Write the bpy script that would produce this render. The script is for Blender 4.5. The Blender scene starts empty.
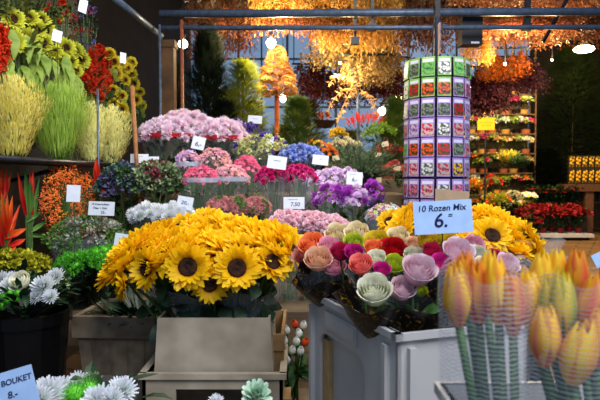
import bpy, math, random
from mathutils import Vector, Matrix, Quaternion
R = random.Random(7)
C = bpy.context.scene.collection
PI = math.pi
sin, cos = math.sin, math.cos
# ------------------------------------------------------------------ camera
CAMZ = 1.3; TH = math.atan(23/600)
cam_d = bpy.data.cameras.new('camera'); cam = bpy.data.objects.new('camera', cam_d); C.objects.link(cam)
cam.location = (0, 0, CAMZ); cam.rotation_euler = (PI/2 - TH, 0, 0)
cam_d.sensor_width = 36; cam_d.lens = 36; cam_d.clip_start = .05; cam_d.clip_end = 200
cam_d.dof.use_dof = True; cam_d.dof.focus_distance = 2.0; cam_d.dof.aperture_fstop = 9
bpy.context.scene.camera = cam
def P(px, py, D):
    u = (px-300)/600; v = (200-py)/600
    t = D/(v*sin(TH)+cos(TH))
    return Vector((u*t, D, CAMZ + t*(v*cos(TH)-sin(TH))))
def S(px, D): return px*D/600
def DZ(py, z):      # the distance at which the height z shows at row py
    v = (200-py)/600
    return (z-CAMZ)/((v*cos(TH)-sin(TH))/(v*sin(TH)+cos(TH)))
# ------------------------------------------------------------------ materials
def lin(c): return tuple(((x/255)/12.92 if x/255 <= .04045 else ((x/255+.055)/1.055)**2.4) for x in c) + (1,)
MC = {}
def mat(key, c0, c1=None, mode='noise', scale=30, rough=.55, spec=.3, metal=0, trans=0, rnd=.15, huernd=.0, emit=0, pos=(.3, .75)):
    """c0..c1 mixed by noise, by distance along the petal (u), by distance to the petal's edge (v) or by voronoi cells"""
    if key in MC: return MC[key]
    m = bpy.data.materials.new(key); m.use_nodes = True
    nt = m.node_tree; N = nt.nodes; L = nt.links
    b = N['Principled BSDF']
    b.inputs['Roughness'].default_value = rough; b.inputs['Metallic'].default_value = metal
    b.inputs['Specular IOR Level'].default_value = spec
    c0 = lin(c0); c1 = lin(c1) if c1 else tuple(x*.75 for x in c0[:3])+(1,)
    r = N.new('ShaderNodeValToRGB'); r.color_ramp.elements[0].color = c0; r.color_ramp.elements[1].color = c1
    r.color_ramp.elements[0].position, r.color_ramp.elements[1].position = pos
    if mode in ('noise', 'voronoi'):
        tc = N.new('ShaderNodeTexCoord')
        n = N.new('ShaderNodeTexNoise' if mode == 'noise' else 'ShaderNodeTexVoronoi'); n.inputs['Scale'].default_value = scale
        L.new(tc.outputs['Object'], n.inputs['Vector']); L.new(n.outputs[0], r.inputs['Fac'])
    else:
        uv = N.new('ShaderNodeUVMap'); sp = N.new('ShaderNodeSeparateXYZ'); L.new(uv.outputs[0], sp.inputs[0])
        if mode == 'u': L.new(sp.outputs[0], r.inputs['Fac'])
        else:
            a = N.new('ShaderNodeMath'); a.operation = 'SUBTRACT'; a.inputs[1].default_value = .5; L.new(sp.outputs[1], a.inputs[0])
            d = N.new('ShaderNodeMath'); d.operation = 'ABSOLUTE'; L.new(a.outputs[0], d.inputs[0])
            e = N.new('ShaderNodeMath'); e.operation = 'MULTIPLY_ADD'; e.inputs[1].default_value = 1.6; L.new(d.outputs[0], e.inputs[0])
            f = N.new('ShaderNodeMath'); f.operation = 'MULTIPLY'; f.inputs[1].default_value = .35; L.new(sp.outputs[0], f.inputs[0])
            L.new(f.outputs[0], e.inputs[2]); L.new(e.outputs[0], r.inputs['Fac'])
    out = r.outputs[0]
    if rnd or huernd:
        oi = N.new('ShaderNodeObjectInfo'); h = N.new('ShaderNodeHueSaturation')
        mp = N.new('ShaderNodeMapRange'); mp.inputs[3].default_value = 1-rnd; mp.inputs[4].default_value = 1+rnd*.6
        L.new(oi.outputs['Random'], mp.inputs[0]); L.new(mp.outputs[0], h.inputs['Value'])
        if huernd:
            mh = N.new('ShaderNodeMapRange'); mh.inputs[3].default_value = .5-huernd; mh.inputs[4].default_value = .5+huernd
            L.new(oi.outputs['Random'], mh.inputs[0]); L.new(mh.outputs[0], h.inputs['Hue'])
        L.new(out, h.inputs['Color']); out = h.outputs[0]
    L.new(out, b.inputs['Base Color'])
    if emit:
        L.new(out, b.inputs['Emission Color']); b.inputs['Emission Strength'].default_value = emit
    if trans:
        t = N.new('ShaderNodeBsdfTranslucent'); L.new(out, t.inputs[0])
        mx = N.new('ShaderNodeMixShader'); mx.inputs[0].default_value = trans
        L.new(b.outputs[0], mx.inputs[1]); L.new(t.outputs[0], mx.inputs[2]); L.new(mx.outputs[0], N['Material Output'].inputs[0])
    MC[key] = m; return m
def film(key, col=(225, 232, 238), alpha=.14, net=False, rough=.15):
    if key in MC: return MC[key]
    m = bpy.data.materials.new(key); m.use_nodes = True
    nt = m.node_tree; N = nt.nodes; L = nt.links
    b = N['Principled BSDF']; b.inputs['Base Color'].default_value = lin(col); b.inputs['Roughness'].default_value = rough
    t = N.new('ShaderNodeBsdfTransparent'); mx = N.new('ShaderNodeMixShader')
    L.new(t.outputs[0], mx.inputs[1]); L.new(b.outputs[0], mx.inputs[2]); L.new(mx.outputs[0], N['Material Output'].inputs[0])
    if net:
        uv = N.new('ShaderNodeUVMap'); mp = N.new('ShaderNodeMapping'); mp.inputs['Scale'].default_value = (90, 62, 1)
        L.new(uv.outputs[0], mp.inputs[0])
        w = N.new('ShaderNodeTexWave'); w.wave_type = 'BANDS'; w.bands_direction = 'Y'; w.inputs['Scale'].default_value = .32
        w.inputs['Distortion'].default_value = 2.6; w.inputs['Detail'].default_value = 0; w.inputs['Detail Scale'].default_value = 1.3
        L.new(mp.outputs[0], w.inputs[0])
        r = N.new('ShaderNodeMapRange'); r.inputs[1].default_value = .6; r.inputs[2].default_value = .97
        r.inputs[3].default_value = alpha; r.inputs[4].default_value = .4
        L.new(w.outputs['Fac'], r.inputs[0]); L.new(r.outputs[0], mx.inputs[0])
    else:
        ly = N.new('ShaderNodeLayerWeight'); ly.inputs[0].default_value = .35
        r = N.new('ShaderNodeMapRange'); r.inputs[3].default_value = alpha; r.inputs[4].default_value = min(.85, alpha*2.2+.05)
        L.new(ly.outputs['Facing'], r.inputs[0]); L.new(r.outputs[0], mx.inputs[0])
    MC[key] = m; return m
def glow(key, col, s):
    if key in MC: return MC[key]
    m = bpy.data.materials.new(key); m.use_nodes = True; b = m.node_tree.nodes['Principled BSDF']
    b.inputs['Base Color'].default_value = lin(col); b.inputs['Emission Color'].default_value = lin(col); b.inputs['Emission Strength'].default_value = s
    MC[key] = m; return m
# ------------------------------------------------------------------ mesh builder
class MB:
    def __init__(s): s.v = []; s.f = []; s.uv = []
    def add(s, p, uv=(0, 0)): s.v.append(tuple(p)); s.uv.append(uv); return len(s.v)-1
    def face(s, *i): s.f.append(i)
    def box(s, c, d, M=None):
        c = Vector(c); k = len(s.v)
        for x in (-.5, .5):
            for y in (-.5, .5):
                for z in (-.5, .5):
                    p = Vector((x*d[0], y*d[1], z*d[2]))
                    if M: p = M @ p
                    s.add(p+c, (x+.5, z+.5))
        for q in ((0, 1, 3, 2), (4, 6, 7, 5), (0, 4, 5, 1), (2, 3, 7, 6), (0, 2, 6, 4), (1, 5, 7, 3)): s.face(*[k+i for i in q])
    def tube(s, pts, r0, r1=None, n=6, cap=True):
        pts = [Vector(p) for p in pts]; r1 = r0 if r1 is None else r1; rings = []
        for i, p in enumerate(pts):
            d = (pts[min(i+1, len(pts)-1)]-pts[max(i-1, 0)]).normalized()
            a = d.orthogonal().normalized() if i == 0 else (a - d*a.dot(d)).normalized()
            b = d.cross(a); t = i/(len(pts)-1); r = r0+(r1-r0)*t
            rings.append([s.add(p+a*r*cos(2*PI*k/n)+b*r*sin(2*PI*k/n), (t, k/n)) for k in range(n)])
        for A, B in zip(rings, rings[1:]):
            for k in range(n): s.face(A[k], A[(k+1) % n], B[(k+1) % n], B[k])
        if cap: s.face(*rings[0][::-1]); s.face(*rings[-1])
    def lathe(s, prof, n=24, c=(0, 0, 0), u0=0, u1=1, close=False):
        c = Vector(c); cols = n if (u1-u0) >= 1 else n+1; rings = []
        for j, (r, z) in enumerate(prof):
            rings.append([s.add(c+Vector((r*cos(2*PI*(u0+(u1-u0)*k/n)), r*sin(2*PI*(u0+(u1-u0)*k/n)), z)), (k/n, j/(len(prof)-1))) for k in range(cols)])
        for A, B in zip(rings, rings[1:]):
            for k in range(n): s.face(A[k % cols], A[(k+1) % cols], B[(k+1) % cols], B[k % cols])
        if close: s.face(*rings[0][::-1]); s.face(*rings[-1])
    def petal(s, o, r, n, L, W, lift=0, curl=0, seg=3, cup=0, peak=.5, tip=.12, base=.3):
        """a leaf or petal growing from o towards r, lifted towards n"""
        o = Vector(o); r = Vector(r).normalized(); n = Vector(n); n = (n-r*n.dot(r)).normalized(); sd = n.cross(r); p = o.copy(); prev = None
        for i in range(seg+1):
            t = i/seg; a = lift+curl*t
            d = r*cos(a)+n*sin(a); nn = n*cos(a)-r*sin(a)
            if i: p = p+d*(L/seg)
            w = base+(1-base)*(t/peak)**.8 if t < peak else tip+(1-tip)*(1-((t-peak)/(1-peak))**1.7)
            w *= W*.5
            row = (s.add(p-sd*w+nn*cup*w, (t, 0)), s.add(p, (t, .5)), s.add(p+sd*w+nn*cup*w, (t, 1)))
            if prev: s.face(prev[0], prev[1], row[1], row[0]); s.face(prev[1], prev[2], row[2], row[1])
            prev = row
    def wrap(s, phi, half, rad, zf, wf, nu=4, nv=5, z0=0):
        """a cupped petal wrapped about the z axis"""
        rows = []
        for j in range(nv+1):
            t = j/nv; row = []
            for i in range(nu+1):
                q = -1+2*i/nu; a = phi+half*q*wf(t); r = rad(t)*(1-.06*q*q*t); z = z0+zf(t)-((.05 if nu == 6 else .12)*q*q*zf(1)*t*t)
                row.append(s.add((r*cos(a), r*sin(a), z), (t, i/nu)))
            rows.append(row)
        for A, B in zip(rows, rows[1:]):
            for i in range(nu): s.face(A[i], A[i+1], B[i+1], B[i])
    def ball(s, c, r, n=6, m=4, jit=0):
        c = Vector(c); rings = []
        for j in range(m+1):
            th = PI*j/m
            rings.append([s.add(c+Vector((sin(th)*cos(2*PI*k/n), sin(th)*sin(2*PI*k/n), cos(th)))*r*(1+R.uniform(-jit, jit)), (j/m, k/n)) for k in range(n)])
        for A, B in zip(rings, rings[1:]):
            for k in range(n): s.face(A[k], B[k], B[(k+1) % n], A[(k+1) % n])
    def mesh(s, name, m=None, smooth=False):
        me = bpy.data.meshes.new(name); me.from_pydata(s.v, [], s.f)
        ul = me.uv_layers.new(name='UVMap'); uv = s.uv
        flat = []
        for l in me.loops: flat += uv[l.vertex_index]
        ul.data.foreach_set('uv', flat)
        if m: me.materials.append(m)
        if smooth: me.polygons.foreach_set('use_smooth', [True]*len(me.polygons))
        me.update(); return me
def rv(a=1): return Vector((R.gauss(0, 1), R.gauss(0, 1), R.gauss(0, 1))).normalized()*a
def q_to(v, spin=None):
    q = Vector((0, 0, 1)).rotation_difference(Vector(v).normalized())
    return q @ Quaternion((0, 0, 1), R.uniform(0, 2*PI) if spin is None else spin)
def obj(name, me, parent=None, loc=(0, 0, 0), q=None, sc=1, m=None, label=None):
    o = bpy.data.objects.new(name, me); C.objects.link(o); o.parent = parent; o.location = loc
    if q is not None: o.rotation_mode = 'QUATERNION'; o.rotation_quaternion = q
    o.scale = (sc, sc, sc) if not hasattr(sc, '__len__') else sc
    if m: o.material_slots[0].link = 'OBJECT'; o.material_slots[0].material = m
    if label: o['label'] = label
    return o
def tag(o, label, cat, group=None, kind=None):
    o['label'] = label; o['category'] = cat
    if group: o['group'] = group
    if kind: o['kind'] = kind
    return o
def thing(name, loc, label, cat, group=None, rz=0):
    o = bpy.data.objects.new(name, None); C.objects.link(o); o.location = loc; o.rotation_euler = (0, 0, rz); o.empty_display_size = .05
    return tag(o, label, cat, group)
def struct(name, mb, m):
    o = obj(name, mb.mesh(name, m)); o['kind'] = 'structure'; return o
G = mat('leaf_green', (62, 98, 40), (30, 58, 26), trans=.2, rough=.5)
GD = mat('dark_leaf', (34, 62, 34), (16, 34, 20), rough=.45)
GL = mat('pale_leaf', (176, 200, 96), (124, 158, 62), trans=.25)
STEM = mat('stem_green', (70, 104, 42), (40, 66, 28))
CLEAR = film('clear_film', alpha=.035); HAZY = film('hazy_film', alpha=.10, rough=.2)
BLACKP = mat('black_plastic', (9, 9, 11), (5, 5, 6), rough=.35, rnd=0)
WOOD = mat('pale_wood', (176, 140, 92), (128, 95, 58), scale=12, rough=.7)
# ------------------------------------------------------------------ flower head meshes (local z = facing)
def m_sun_petals(seed, n=24, rd=.025, L=.048, full=False):
    b = MB()
    for lay, (k, lift, ll) in enumerate(((n, .05, L), (n-2, .3, L*.93), (n-3, .62, L*.8)) + (((n-3, .95, L*.7), (n-7, 1.25, L*.55)) if full else ())):
        for i in range(k):
            a = 2*PI*(i+.5*lay)/k+R.uniform(-.09, .09); r = Vector((cos(a), sin(a), 0))
            b.petal(r*rd*.85, r, (0, 0, 1), ll*R.uniform(.88, 1.1), .018*R.uniform(.85, 1.2), lift+R.uniform(-.2, .2), R.uniform(-.35, .5), 4, cup=.25, peak=.52, tip=.2, base=.5)
    return b.mesh('petals', YEL, True)
YEL = mat('sunflower_petal', (244, 136, 2), (255, 206, 10), mode='u', trans=.3, rnd=.08, pos=(.0, .45))
def m_disc():
    b = MB(); b.lathe([(.001, .009), (.008, .006), (.013, .009), (.02, .011), (.026, .006), (.027, -.004), (.012, -.012), (.004, -.02)], 20)
    for i in range(130):
        t = i/130; r = .026*math.sqrt(t); a = i*2.39996; z = .0075+.003*sin(r/.026*PI)
        b.petal((r*cos(a), r*sin(a), z), (cos(a)*.4, sin(a)*.4, 1), (cos(a), sin(a), 0), .005, .0022, 0, 0, 1)
    return b.mesh('disc', mat('sunflower_disc', (24, 13, 7), (74, 40, 14), scale=90, rough=.9, rnd=0), False)
def m_sepals():
    b = MB()
    for i in range(14):
        a = 2*PI*i/14; r = Vector((cos(a), sin(a), 0)); b.petal(r*.018+Vector((0, 0, -.008)), r, (0, 0, 1), .03, .012, -.15, .3, 2)
    return b.mesh('sepals', G)
SUNP = [m_sun_petals(i) for i in range(4)]; SUNF = [m_sun_petals(i, full=True) for i in range(4)]; DISC = m_disc(); SEP = m_sepals()
def m_leafblade(L=.11, W=.08, m=G, fold=.2):
    b = MB(); b.petal((0, 0, 0), (1, 0, 0), (0, 0, 1), L, W, .4, -.9, 5, cup=fold, peak=.35, tip=.02, base=.1); return b.mesh('leaf', m, True)
LEAF = m_leafblade(); LEAFD = m_leafblade(.14, .05, G, .3)
def m_rose(full=1.0, m=None):
    b = MB()
    for (n, R0, R1, H, half, open_) in ((3, .002, .006, .042, 1.4, 0), (3, .004, .010, .043, 1.2, 0), (4, .006, .015, .043, 1.0, .001), (4, .009, .020, .042, 1.0, .003), (5, .013, .025, .040, .85, .005), (5, .016, .029, .034, .85, .009)):
        off = R.uniform(0, 6)
        for i in range(n):
            ph = off+2*PI*i/n; R1j = R1*R.uniform(.93, 1.06)*full; h = H*R.uniform(.94, 1.05)
            b.wrap(ph, half, lambda t: R0+(R1j-R0)*min(1, t*1.7)**.7+open_*max(0, t-.7)**2*6, lambda t: h*(t-(.35*max(0, t-.78)**1.2 if open_ > .005 else 0)), lambda t: .55+.45*sin(min(1, t*1.3)*PI/2) if t < .8 else 1-(t-.8)*2, 5, 7, z0=R.uniform(-.001, .001))
    return b.mesh('rose_bloom', m, True)
ROSE = [m_rose(1, mat('rose_base', (240, 200, 200))), m_rose(1.08, MC['rose_base']), m_rose(.9, MC['rose_base'])]
def m_rosecalyx():
    b = MB(); b.lathe([(.003, -.014), (.006, -.006), (.007, 0), (.004, .003)], 8)
    for i in range(5):
        a = 2*PI*i/5; b.petal((cos(a)*.005, sin(a)*.005, -.001), (cos(a), sin(a), .2), (0, 0, 1), .022, .007, .3, -1, 3)
    return b.mesh('calyx', G)
CALYX = m_rosecalyx()
def m_tulip():
    b = MB()
    for lay in range(2):
        for i in range(3):
            ph = 2*PI*i/3+lay*PI/3+R.uniform(-.08, .08); k = 1-.07*lay; h = .066*R.uniform(.95, 1.05)
            b.wrap(ph, 1.02, lambda t: (.005+.0195*sin(min(1, (t+.06)/.5)*PI/2) if t < .44 else .0245-.014*((t-.44)/.56)**1.6)*k, lambda t: h*t, lambda t: (.6+.4*t/.4 if t < .4 else max(.1, 1-((t-.4)/.6)**3.2)), 6, 11)
    for v in b.v: pass
    return b.mesh('bloom', mat('tulip_orange', (238, 96, 66), (252, 196, 30), mode='v', trans=.35, huernd=.02, pos=(.08, .8)), True)
TUL = [m_tulip(), m_tulip()]
def m_mum(n=90, r=.034, w=.006, m=None, flat=.8, name='bloom'):
    b = MB()
    for i in range(n):
        t = (i+.5)/n; ph = i*2.39996; el = PI/2*(1-t**.75*1.12)
        d = Vector((cos(ph)*cos(el), sin(ph)*cos(el), sin(el)*flat)); L = r*R.uniform(.75, 1.05)
        b.petal(d*r*.25, d, Vector((0, 0, 1)) if el < 1.2 else Vector((1, 0, .1)), L*.8, w, -.1, .45, 2, cup=.2, peak=.6, tip=.4)
    return b.mesh(name, m or MC['rose_base'])
MUM = m_mum(); SPIDER = m_mum(85, .038, .0075, flat=.7)
def m_carn(n=46, r=.026):
    b = MB()
    for i in range(n):
        t = (i+.5)/n; ph = i*2.39996; el = PI/2*(1-t*1.05)
        d = Vector((cos(ph)*cos(el), sin(ph)*cos(el), sin(el)*.8))+rv(.25)
        b.petal(d*r*.2, d, rv(), r*R.uniform(.7, .95), .017, 0, R.uniform(-.4, .5), 2, cup=R.uniform(-.5, .5), peak=.85, tip=.75)
    return b.mesh('bloom', MC['rose_base'])
CARN = m_carn()
def m_daisy(n=12, r=.016, w=.007):
    b = MB()
    for i in range(n):
        a = 2*PI*i/n; b.petal((cos(a)*.003, sin(a)*.003, 0), (cos(a), sin(a), 0), (0, 0, 1), r, w, R.uniform(.1, .5), -.2, 2, peak=.6, tip=.4)
    b.ball((0, 0, .002), .004, 6, 3); return b.mesh('bloom', MC['rose_base'])
DAISY = m_daisy(6, .014, .012)
def m_berries(n=26, r=.03, br=.0052):
    b = MB()
    for i in range(n):
        d = rv(); d.z = abs(d.z)*.7; p = d*r*R.uniform(.5, 1); b.ball(p, br*R.uniform(.7, 1.1), 5, 3)
    return b.mesh('berry_cluster', MC['rose_base'])
BERRY = m_berries()
def m_leafy(n=26, r=.035, L=.022, W=.016, m=None):
    b = MB()
    for i in range(n):
        d = rv(); d.z = abs(d.z)*.9; b.petal(d*r*R.uniform(.35, .85), (d+rv(.7)), d, L*R.uniform(.7, 1.2), W, .2, R.uniform(-.7, .4), 2, cup=.3)
    return b.mesh('leaf_cluster', m or MC['rose_base'])
LEAFY = m_leafy()
def m_button(r=.02):
    b = MB()
    for i in range(90):
        z = 1-1.5*(i+.5)/90; a = i*2.39996; q = math.sqrt(max(0, 1-z*z)); d = Vector((q*cos(a), q*sin(a), z))
        b.petal(d*r*.5, d, Vector((.3, .2, 1)), r*.6*R.uniform(.8, 1.1), .0045, 0, R.uniform(-.3, .3), 1, peak=.7, tip=.3)
    b.ball((0, 0, 0), r*.7, 8, 6); return b.mesh('bloom', MC['rose_base'])
BUTTON = m_button()
def m_moss():
    b = MB()
    for i in range(120):
        d = rv(); d.z = abs(d.z); b.petal(d*.016, d+rv(.6), rv(), R.uniform(.012, .02), .0035, 0, R.uniform(-1, 1), 2)
    return b.mesh('tuft', MC['rose_base'])
MOSS = m_moss()
def m_spike(n=34, L=.1):     # a bud spike
    b = MB()
    for i in range(n):
        t = i/n; a = i*2.4; b.petal((0, 0, L*t), (cos(a), sin(a), 1.1), (0, 0, 1), .016*(1.2-t), .009, 0, -.4, 2, cup=.3)
    b.tube([(0, 0, -.03), (0, 0, L)], .002, .001, 4); return b.mesh('spike', MC['rose_base'])
SPIKE = m_spike()
col = lambda k, a, b=None, **kw: mat(k, a, b, **dict(dict(trans=.25, rnd=.16, mode='u', rough=.6), **kw))
ROSEC = dict(
 whitegreen=col('rose_white', (196, 206, 140), (240, 238, 214)), palepink=col('rose_pale_pink', (250, 176, 196), (246, 214, 222)),
 pink=col('rose_pink', (232, 110, 150), (244, 178, 198)), coral=col('rose_coral', (236, 66, 70), (244, 134, 122)), red=col('rose_red', (150, 8, 20), (206, 22, 34)),
 crimson=col('rose_crimson', (180, 14, 60), (212, 40, 92)), yellow=col('rose_yellow', (232, 186, 10), (250, 222, 60)), orange=col('rose_orange', (238, 90, 20), (248, 144, 84)),
 magenta=col('rose_magenta', (168, 10, 110), (216, 44, 150)), cream=col('rose_cream', (240, 206, 130), (248, 232, 190)), lime=col('rose_lime', (150, 180, 20), (204, 218, 60)), peach=col('rose_peach', (240, 140, 100), (250, 206, 170)))
# ------------------------------------------------------------------ foliage and stem helpers
def stem_mesh(a, h, r=.003, n=5, bend=None):
    a = Vector(a); h = Vector(h); mid = (a+h)/2 if bend is None else bend
    pts = [a*(1-t)**2+mid*2*t*(1-t)+h*t*t for t in [i/5 for i in range(6)]]
    b = MB(); b.tube(pts, r, r*.8, n); return b.mesh('stem', STEM, True)
def leaf_mass(n, rb, rt, H, L, W, m, up=.6, z0=0, name='foliage'):
    b = MB()
    for i in range(n):
        t = R.random()**.7; rr = (rb+(rt-rb)*t)*R.uniform(.4, 1); a = R.uniform(0, 2*PI)
        b.petal((rr*cos(a), rr*sin(a), z0+H*t), (cos(a), sin(a), up*R.uniform(.2, 2)), (0, 0, 1), L*R.uniform(.6, 1.2), W*R.uniform(.7, 1.2), 0, R.uniform(-.9, .2), 3, cup=.2)
    return b.mesh(name, m)
def bundle_stems(n, rb, rt, H, r=.002):
    b = MB()
    for i in range(n):
        a = R.uniform(0, 2*PI); q = math.sqrt(R.random()); b.tube([(rb*q*cos(a+.6), rb*q*sin(a+.6), 0), (rt*q*cos(a), rt*q*sin(a), H)], r, r, 4, False)
    return b.mesh('stems', STEM)
def pick(x): return R.choice(x) if isinstance(x, (list, tuple)) else x
def bunch(name, label, cat, pos, rx, rz, zbase, n, heads, mats, hs=1, ry=None, group=None, leafm=GD, sleeve=CLEAR, nleaf=110, leafs=(.07, .024), hname='bloom', rb=.05, band=None, face=.5, top=.5, tilt=None):
    """heads on a dome, stems below them, leaves, and the film the bunch is wrapped in"""
    c = Vector(pos); ry = ry or rx*.8; base = Vector((c.x, c.y, zbase)); H = c.z-zbase
    t = thing(name, base, label, cat, group)
    for i in range(n):
        z = 1-.95*(i+.5)/n; a = i*2.39996+R.uniform(-.2, .2); q = math.sqrt(1-z*z)
        d = Vector((q*cos(a)*rx, q*sin(a)*ry, z*rz)); nrm = Vector((q*cos(a)*.9, q*sin(a)*.9-.25, z*.8+top))
        obj(hname, pick(heads), t, Vector((0, 0, H))+d+rv(rx*.04), q_to(nrm+rv(.2)), hs*R.uniform(.85, 1.15), pick(mats))
    if nleaf: obj('foliage', leaf_mass(nleaf, rb, rx*.9, H*.92, leafs[0], leafs[1], leafm), t)
    obj('stems', bundle_stems(max(8, min(n, 24)), rb*.8, rx*.75, H), t)
    if sleeve:
        b = MB(); prof = [(rb, .0), (rb*1.05, H*.3), (rx*.9, H*.8), (rx*1.12, H+rz*.35)]
        rings = []; k = 28
        for j, (r, z) in enumerate(prof):
            rings.append([b.add((r*cos(2*PI*i/k)*(1+.05*sin(i*2.1)*j/3), r*(ry/rx if j > 1 else 1)*sin(2*PI*i/k)*(1+.05*sin(i*2.1)*j/3), z+(.012*sin(i*1.7) if j == 3 else 0)), (i/k, j/3)) for i in range(k)])
        for A, B in zip(rings, rings[1:]):
            for i in range(k): b.face(A[i], A[(i+1) % k], B[(i+1) % k], B[i])
        obj('sleeve', b.mesh('sleeve', sleeve, True), t)
    if band:
        b = MB(); b.lathe([(rx*1.08, H+rz*.1), (rx*1.13, H+rz*.1+.022)], 28); o = obj('sleeve_band', b.mesh('sleeve_band', band, True), t, sc=(1, ry/rx, 1))
    return t
def pot(name, label, cat, pos, r, h, m, group=None, square=False):
    b = MB(); b.lathe([(.001, 0), (r*.8, 0), (r*.96, h*.9), (r*1.03, h*.9), (r*1.04, h), (r*.95, h), (r*.9, h*.86), (.001, h*.84)], 24)
    o = obj(name, b.mesh(name, m, False)); o.location = pos; tag(o, label, cat, group); return o
def bucket_at(c, zbase, r, h, label, group=None, m=BLACKP): return pot('flower_bucket', label, 'bucket', (c[0], c[1], zbase), r, h, m, group)
# ------------------------------------------------------------------ price cards
PAPER = mat('white_card', (226, 230, 236), (214, 219, 228), rnd=0, rough=.8); BLUEP = mat('blue_white_card', (176, 204, 236), (160, 190, 226), rnd=0, rough=.8)
INK = mat('blue_ink', (24, 26, 74), (20, 22, 60), rnd=0, rough=.8); GREYINK = mat('grey_ink', (70, 74, 92), (60, 64, 80), rnd=0)
def text_mesh(s, size, m, shear=.15, off=.002):
    cu = bpy.data.curves.new('writing', 'FONT'); cu.body = s; cu.size = size; cu.align_x = 'CENTER'; cu.align_y = 'CENTER'; cu.shear = shear; cu.extrude = .0004; cu.offset = size*.012
    o = bpy.data.objects.new('tmp', cu); C.objects.link(o); dg = bpy.context.evaluated_depsgraph_get()
    me = bpy.data.meshes.new_from_object(o.evaluated_get(dg)); C.objects.unlink(o); bpy.data.objects.remove(o); me.materials.clear(); me.materials.append(m); return me
def card(px, py, w, h, D, label, lines=(), roll=0, yaw=0, lean=-.15, stake=.12, paper=PAPER, ink=INK, name='price_card', z=None):
    p = P(px, py, D); W = S(w, D); H = S(h, D)
    t = thing(name, p-Vector((0, 0, stake+H/2)), label, 'price card')
    M = Matrix.Rotation(math.radians(yaw), 4, 'Z') @ Matrix.Rotation(PI/2+lean, 4, 'X') @ Matrix.Rotation(math.radians(roll), 4, 'Z')
    q = M.to_quaternion(); o = Vector((0, 0, stake+H/2))
    b = MB(); b.box((0, 0, 0), (W, H, .0016)); cf = obj('card_face', b.mesh('card_face', paper), t, o, q)
    for (s, sz, dx, dy) in lines:
        obj('writing', text_mesh(s, sz*H, ink), cf, (dx*W, dy*H, .0013))
    if stake > 0:
        b = MB(); b.tube([(0, .004, 0), (0, .004, stake+H*.3)], .0016, .0016, 5); obj('stake', b.mesh('stake', G if py != 203 or px < 290 or px > 300 else PAPER), t)
    return t
# ================================================================== THE SETTING
FLOOR = mat('floor_boards', (112, 84, 52), (74, 54, 32), scale=3, rough=.55, rnd=0)
b = MB(); b.box((3.4, 8, -.05), (14.2, 24, .1)); struct('floor', b, FLOOR)
nt = FLOOR.node_tree; bk = nt.nodes.new('ShaderNodeTexBrick'); tc = nt.nodes.new('ShaderNodeTexCoord'); mpn = nt.nodes.new('ShaderNodeMapping'); mpn.inputs['Rotation'].default_value = (0, 0, .5)
nt.links.new(tc.outputs['Object'], mpn.inputs[0]); nt.links.new(mpn.outputs[0], bk.inputs[0]); bk.inputs['Scale'].default_value = .9; bk.inputs['Mortar Size'].default_value = .012
bk.inputs['Color1'].default_value = lin((118, 88, 54)); bk.inputs['Color2'].default_value = lin((98, 74, 46)); bk.inputs['Mortar'].default_value = lin((46, 34, 22))
nt.links.new(bk.outputs[0], nt.nodes['Principled BSDF'].inputs['Base Color'])
DARK = mat('dark_boarding', (34, 28, 24), (18, 15, 14), scale=5, rough=.6, rnd=0)
WALLC = mat('dark_wall', (44, 36, 28), (26, 22, 18), scale=2, rough=.8, rnd=0)
b = MB()
def wp(a, y): return a+.055*y
b.v = []; k = [b.add(p) for p in ((wp(-1.9, .3), .3, 0), (wp(-1.9, 4.5), 4.5, 0), (wp(-1.9, 4.5), 4.5, 2.9), (wp(-1.9, .3), .3, 2.9), (wp(-1.98, .3), .3, 0), (wp(-1.98, 4.5), 4.5, 0), (wp(-1.98, 4.5), 4.5, 2.9), (wp(-1.98, .3), .3, 2.9))]
for q in ((0, 1, 2, 3), (5, 4, 7, 6), (3, 2, 6, 7), (1, 5, 6, 2), (0, 3, 7, 4)): b.face(*q)
struct('wall_left', b, DARK)
b = MB(); b.box((-3.6, 12, 3.35), (.1, 15, 6.7)); struct('wall_far_left', b, WALLC)
b = MB(); b.box((10.4, 10, 3.35), (.1, 19, 6.7)); struct('wall_right', b, WALLC)
b = MB(); b.box((3.4, 19, 1.0), (14.1, .12, 2.0)); b.box((3.4, 19, 6.45), (14.1, .12, .5)); b.box((8.83, 19, 4.1), (3.2, .12, 4.2)); struct('wall_back', b, WALLC)
b = MB(); b.box((3.4, 12, 6.75), (14.1, 15, .1)); struct('ceiling', b, DARK)
FRAME = mat('window_frame_paint', (60, 80, 96), (44, 60, 74), rnd=0, rough=.4)
PANE = film('pane_glass', (150, 190, 225), .12, rough=.3)
for wi in range(7):
    x0 = -3.5+wi*1.53; w = 1.53
    b = MB(); b.box((x0+w/2, 19, 2.05), (w, .1, .1)); b.box((x0+w/2, 19, 6.15), (w, .1, .1)); b.box((x0+.04, 19, 4.1), (.08, .1, 4.1)); b.box((x0+w/2, 19, 3.5), (w, .06, .06)); b.box((x0+w/2, 19, 5.0), (w, .06, .06)); b.box((x0+w/2, 19, 4.1), (.05, .06, 4.0))
    o = struct('window_%d' % (wi+1), b, FRAME)
    b = MB(); b.box((x0+w/2, 19.02, 4.1), (w-.04, .012, 4.05)); obj('pane', b.mesh('pane', PANE), o)
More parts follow.
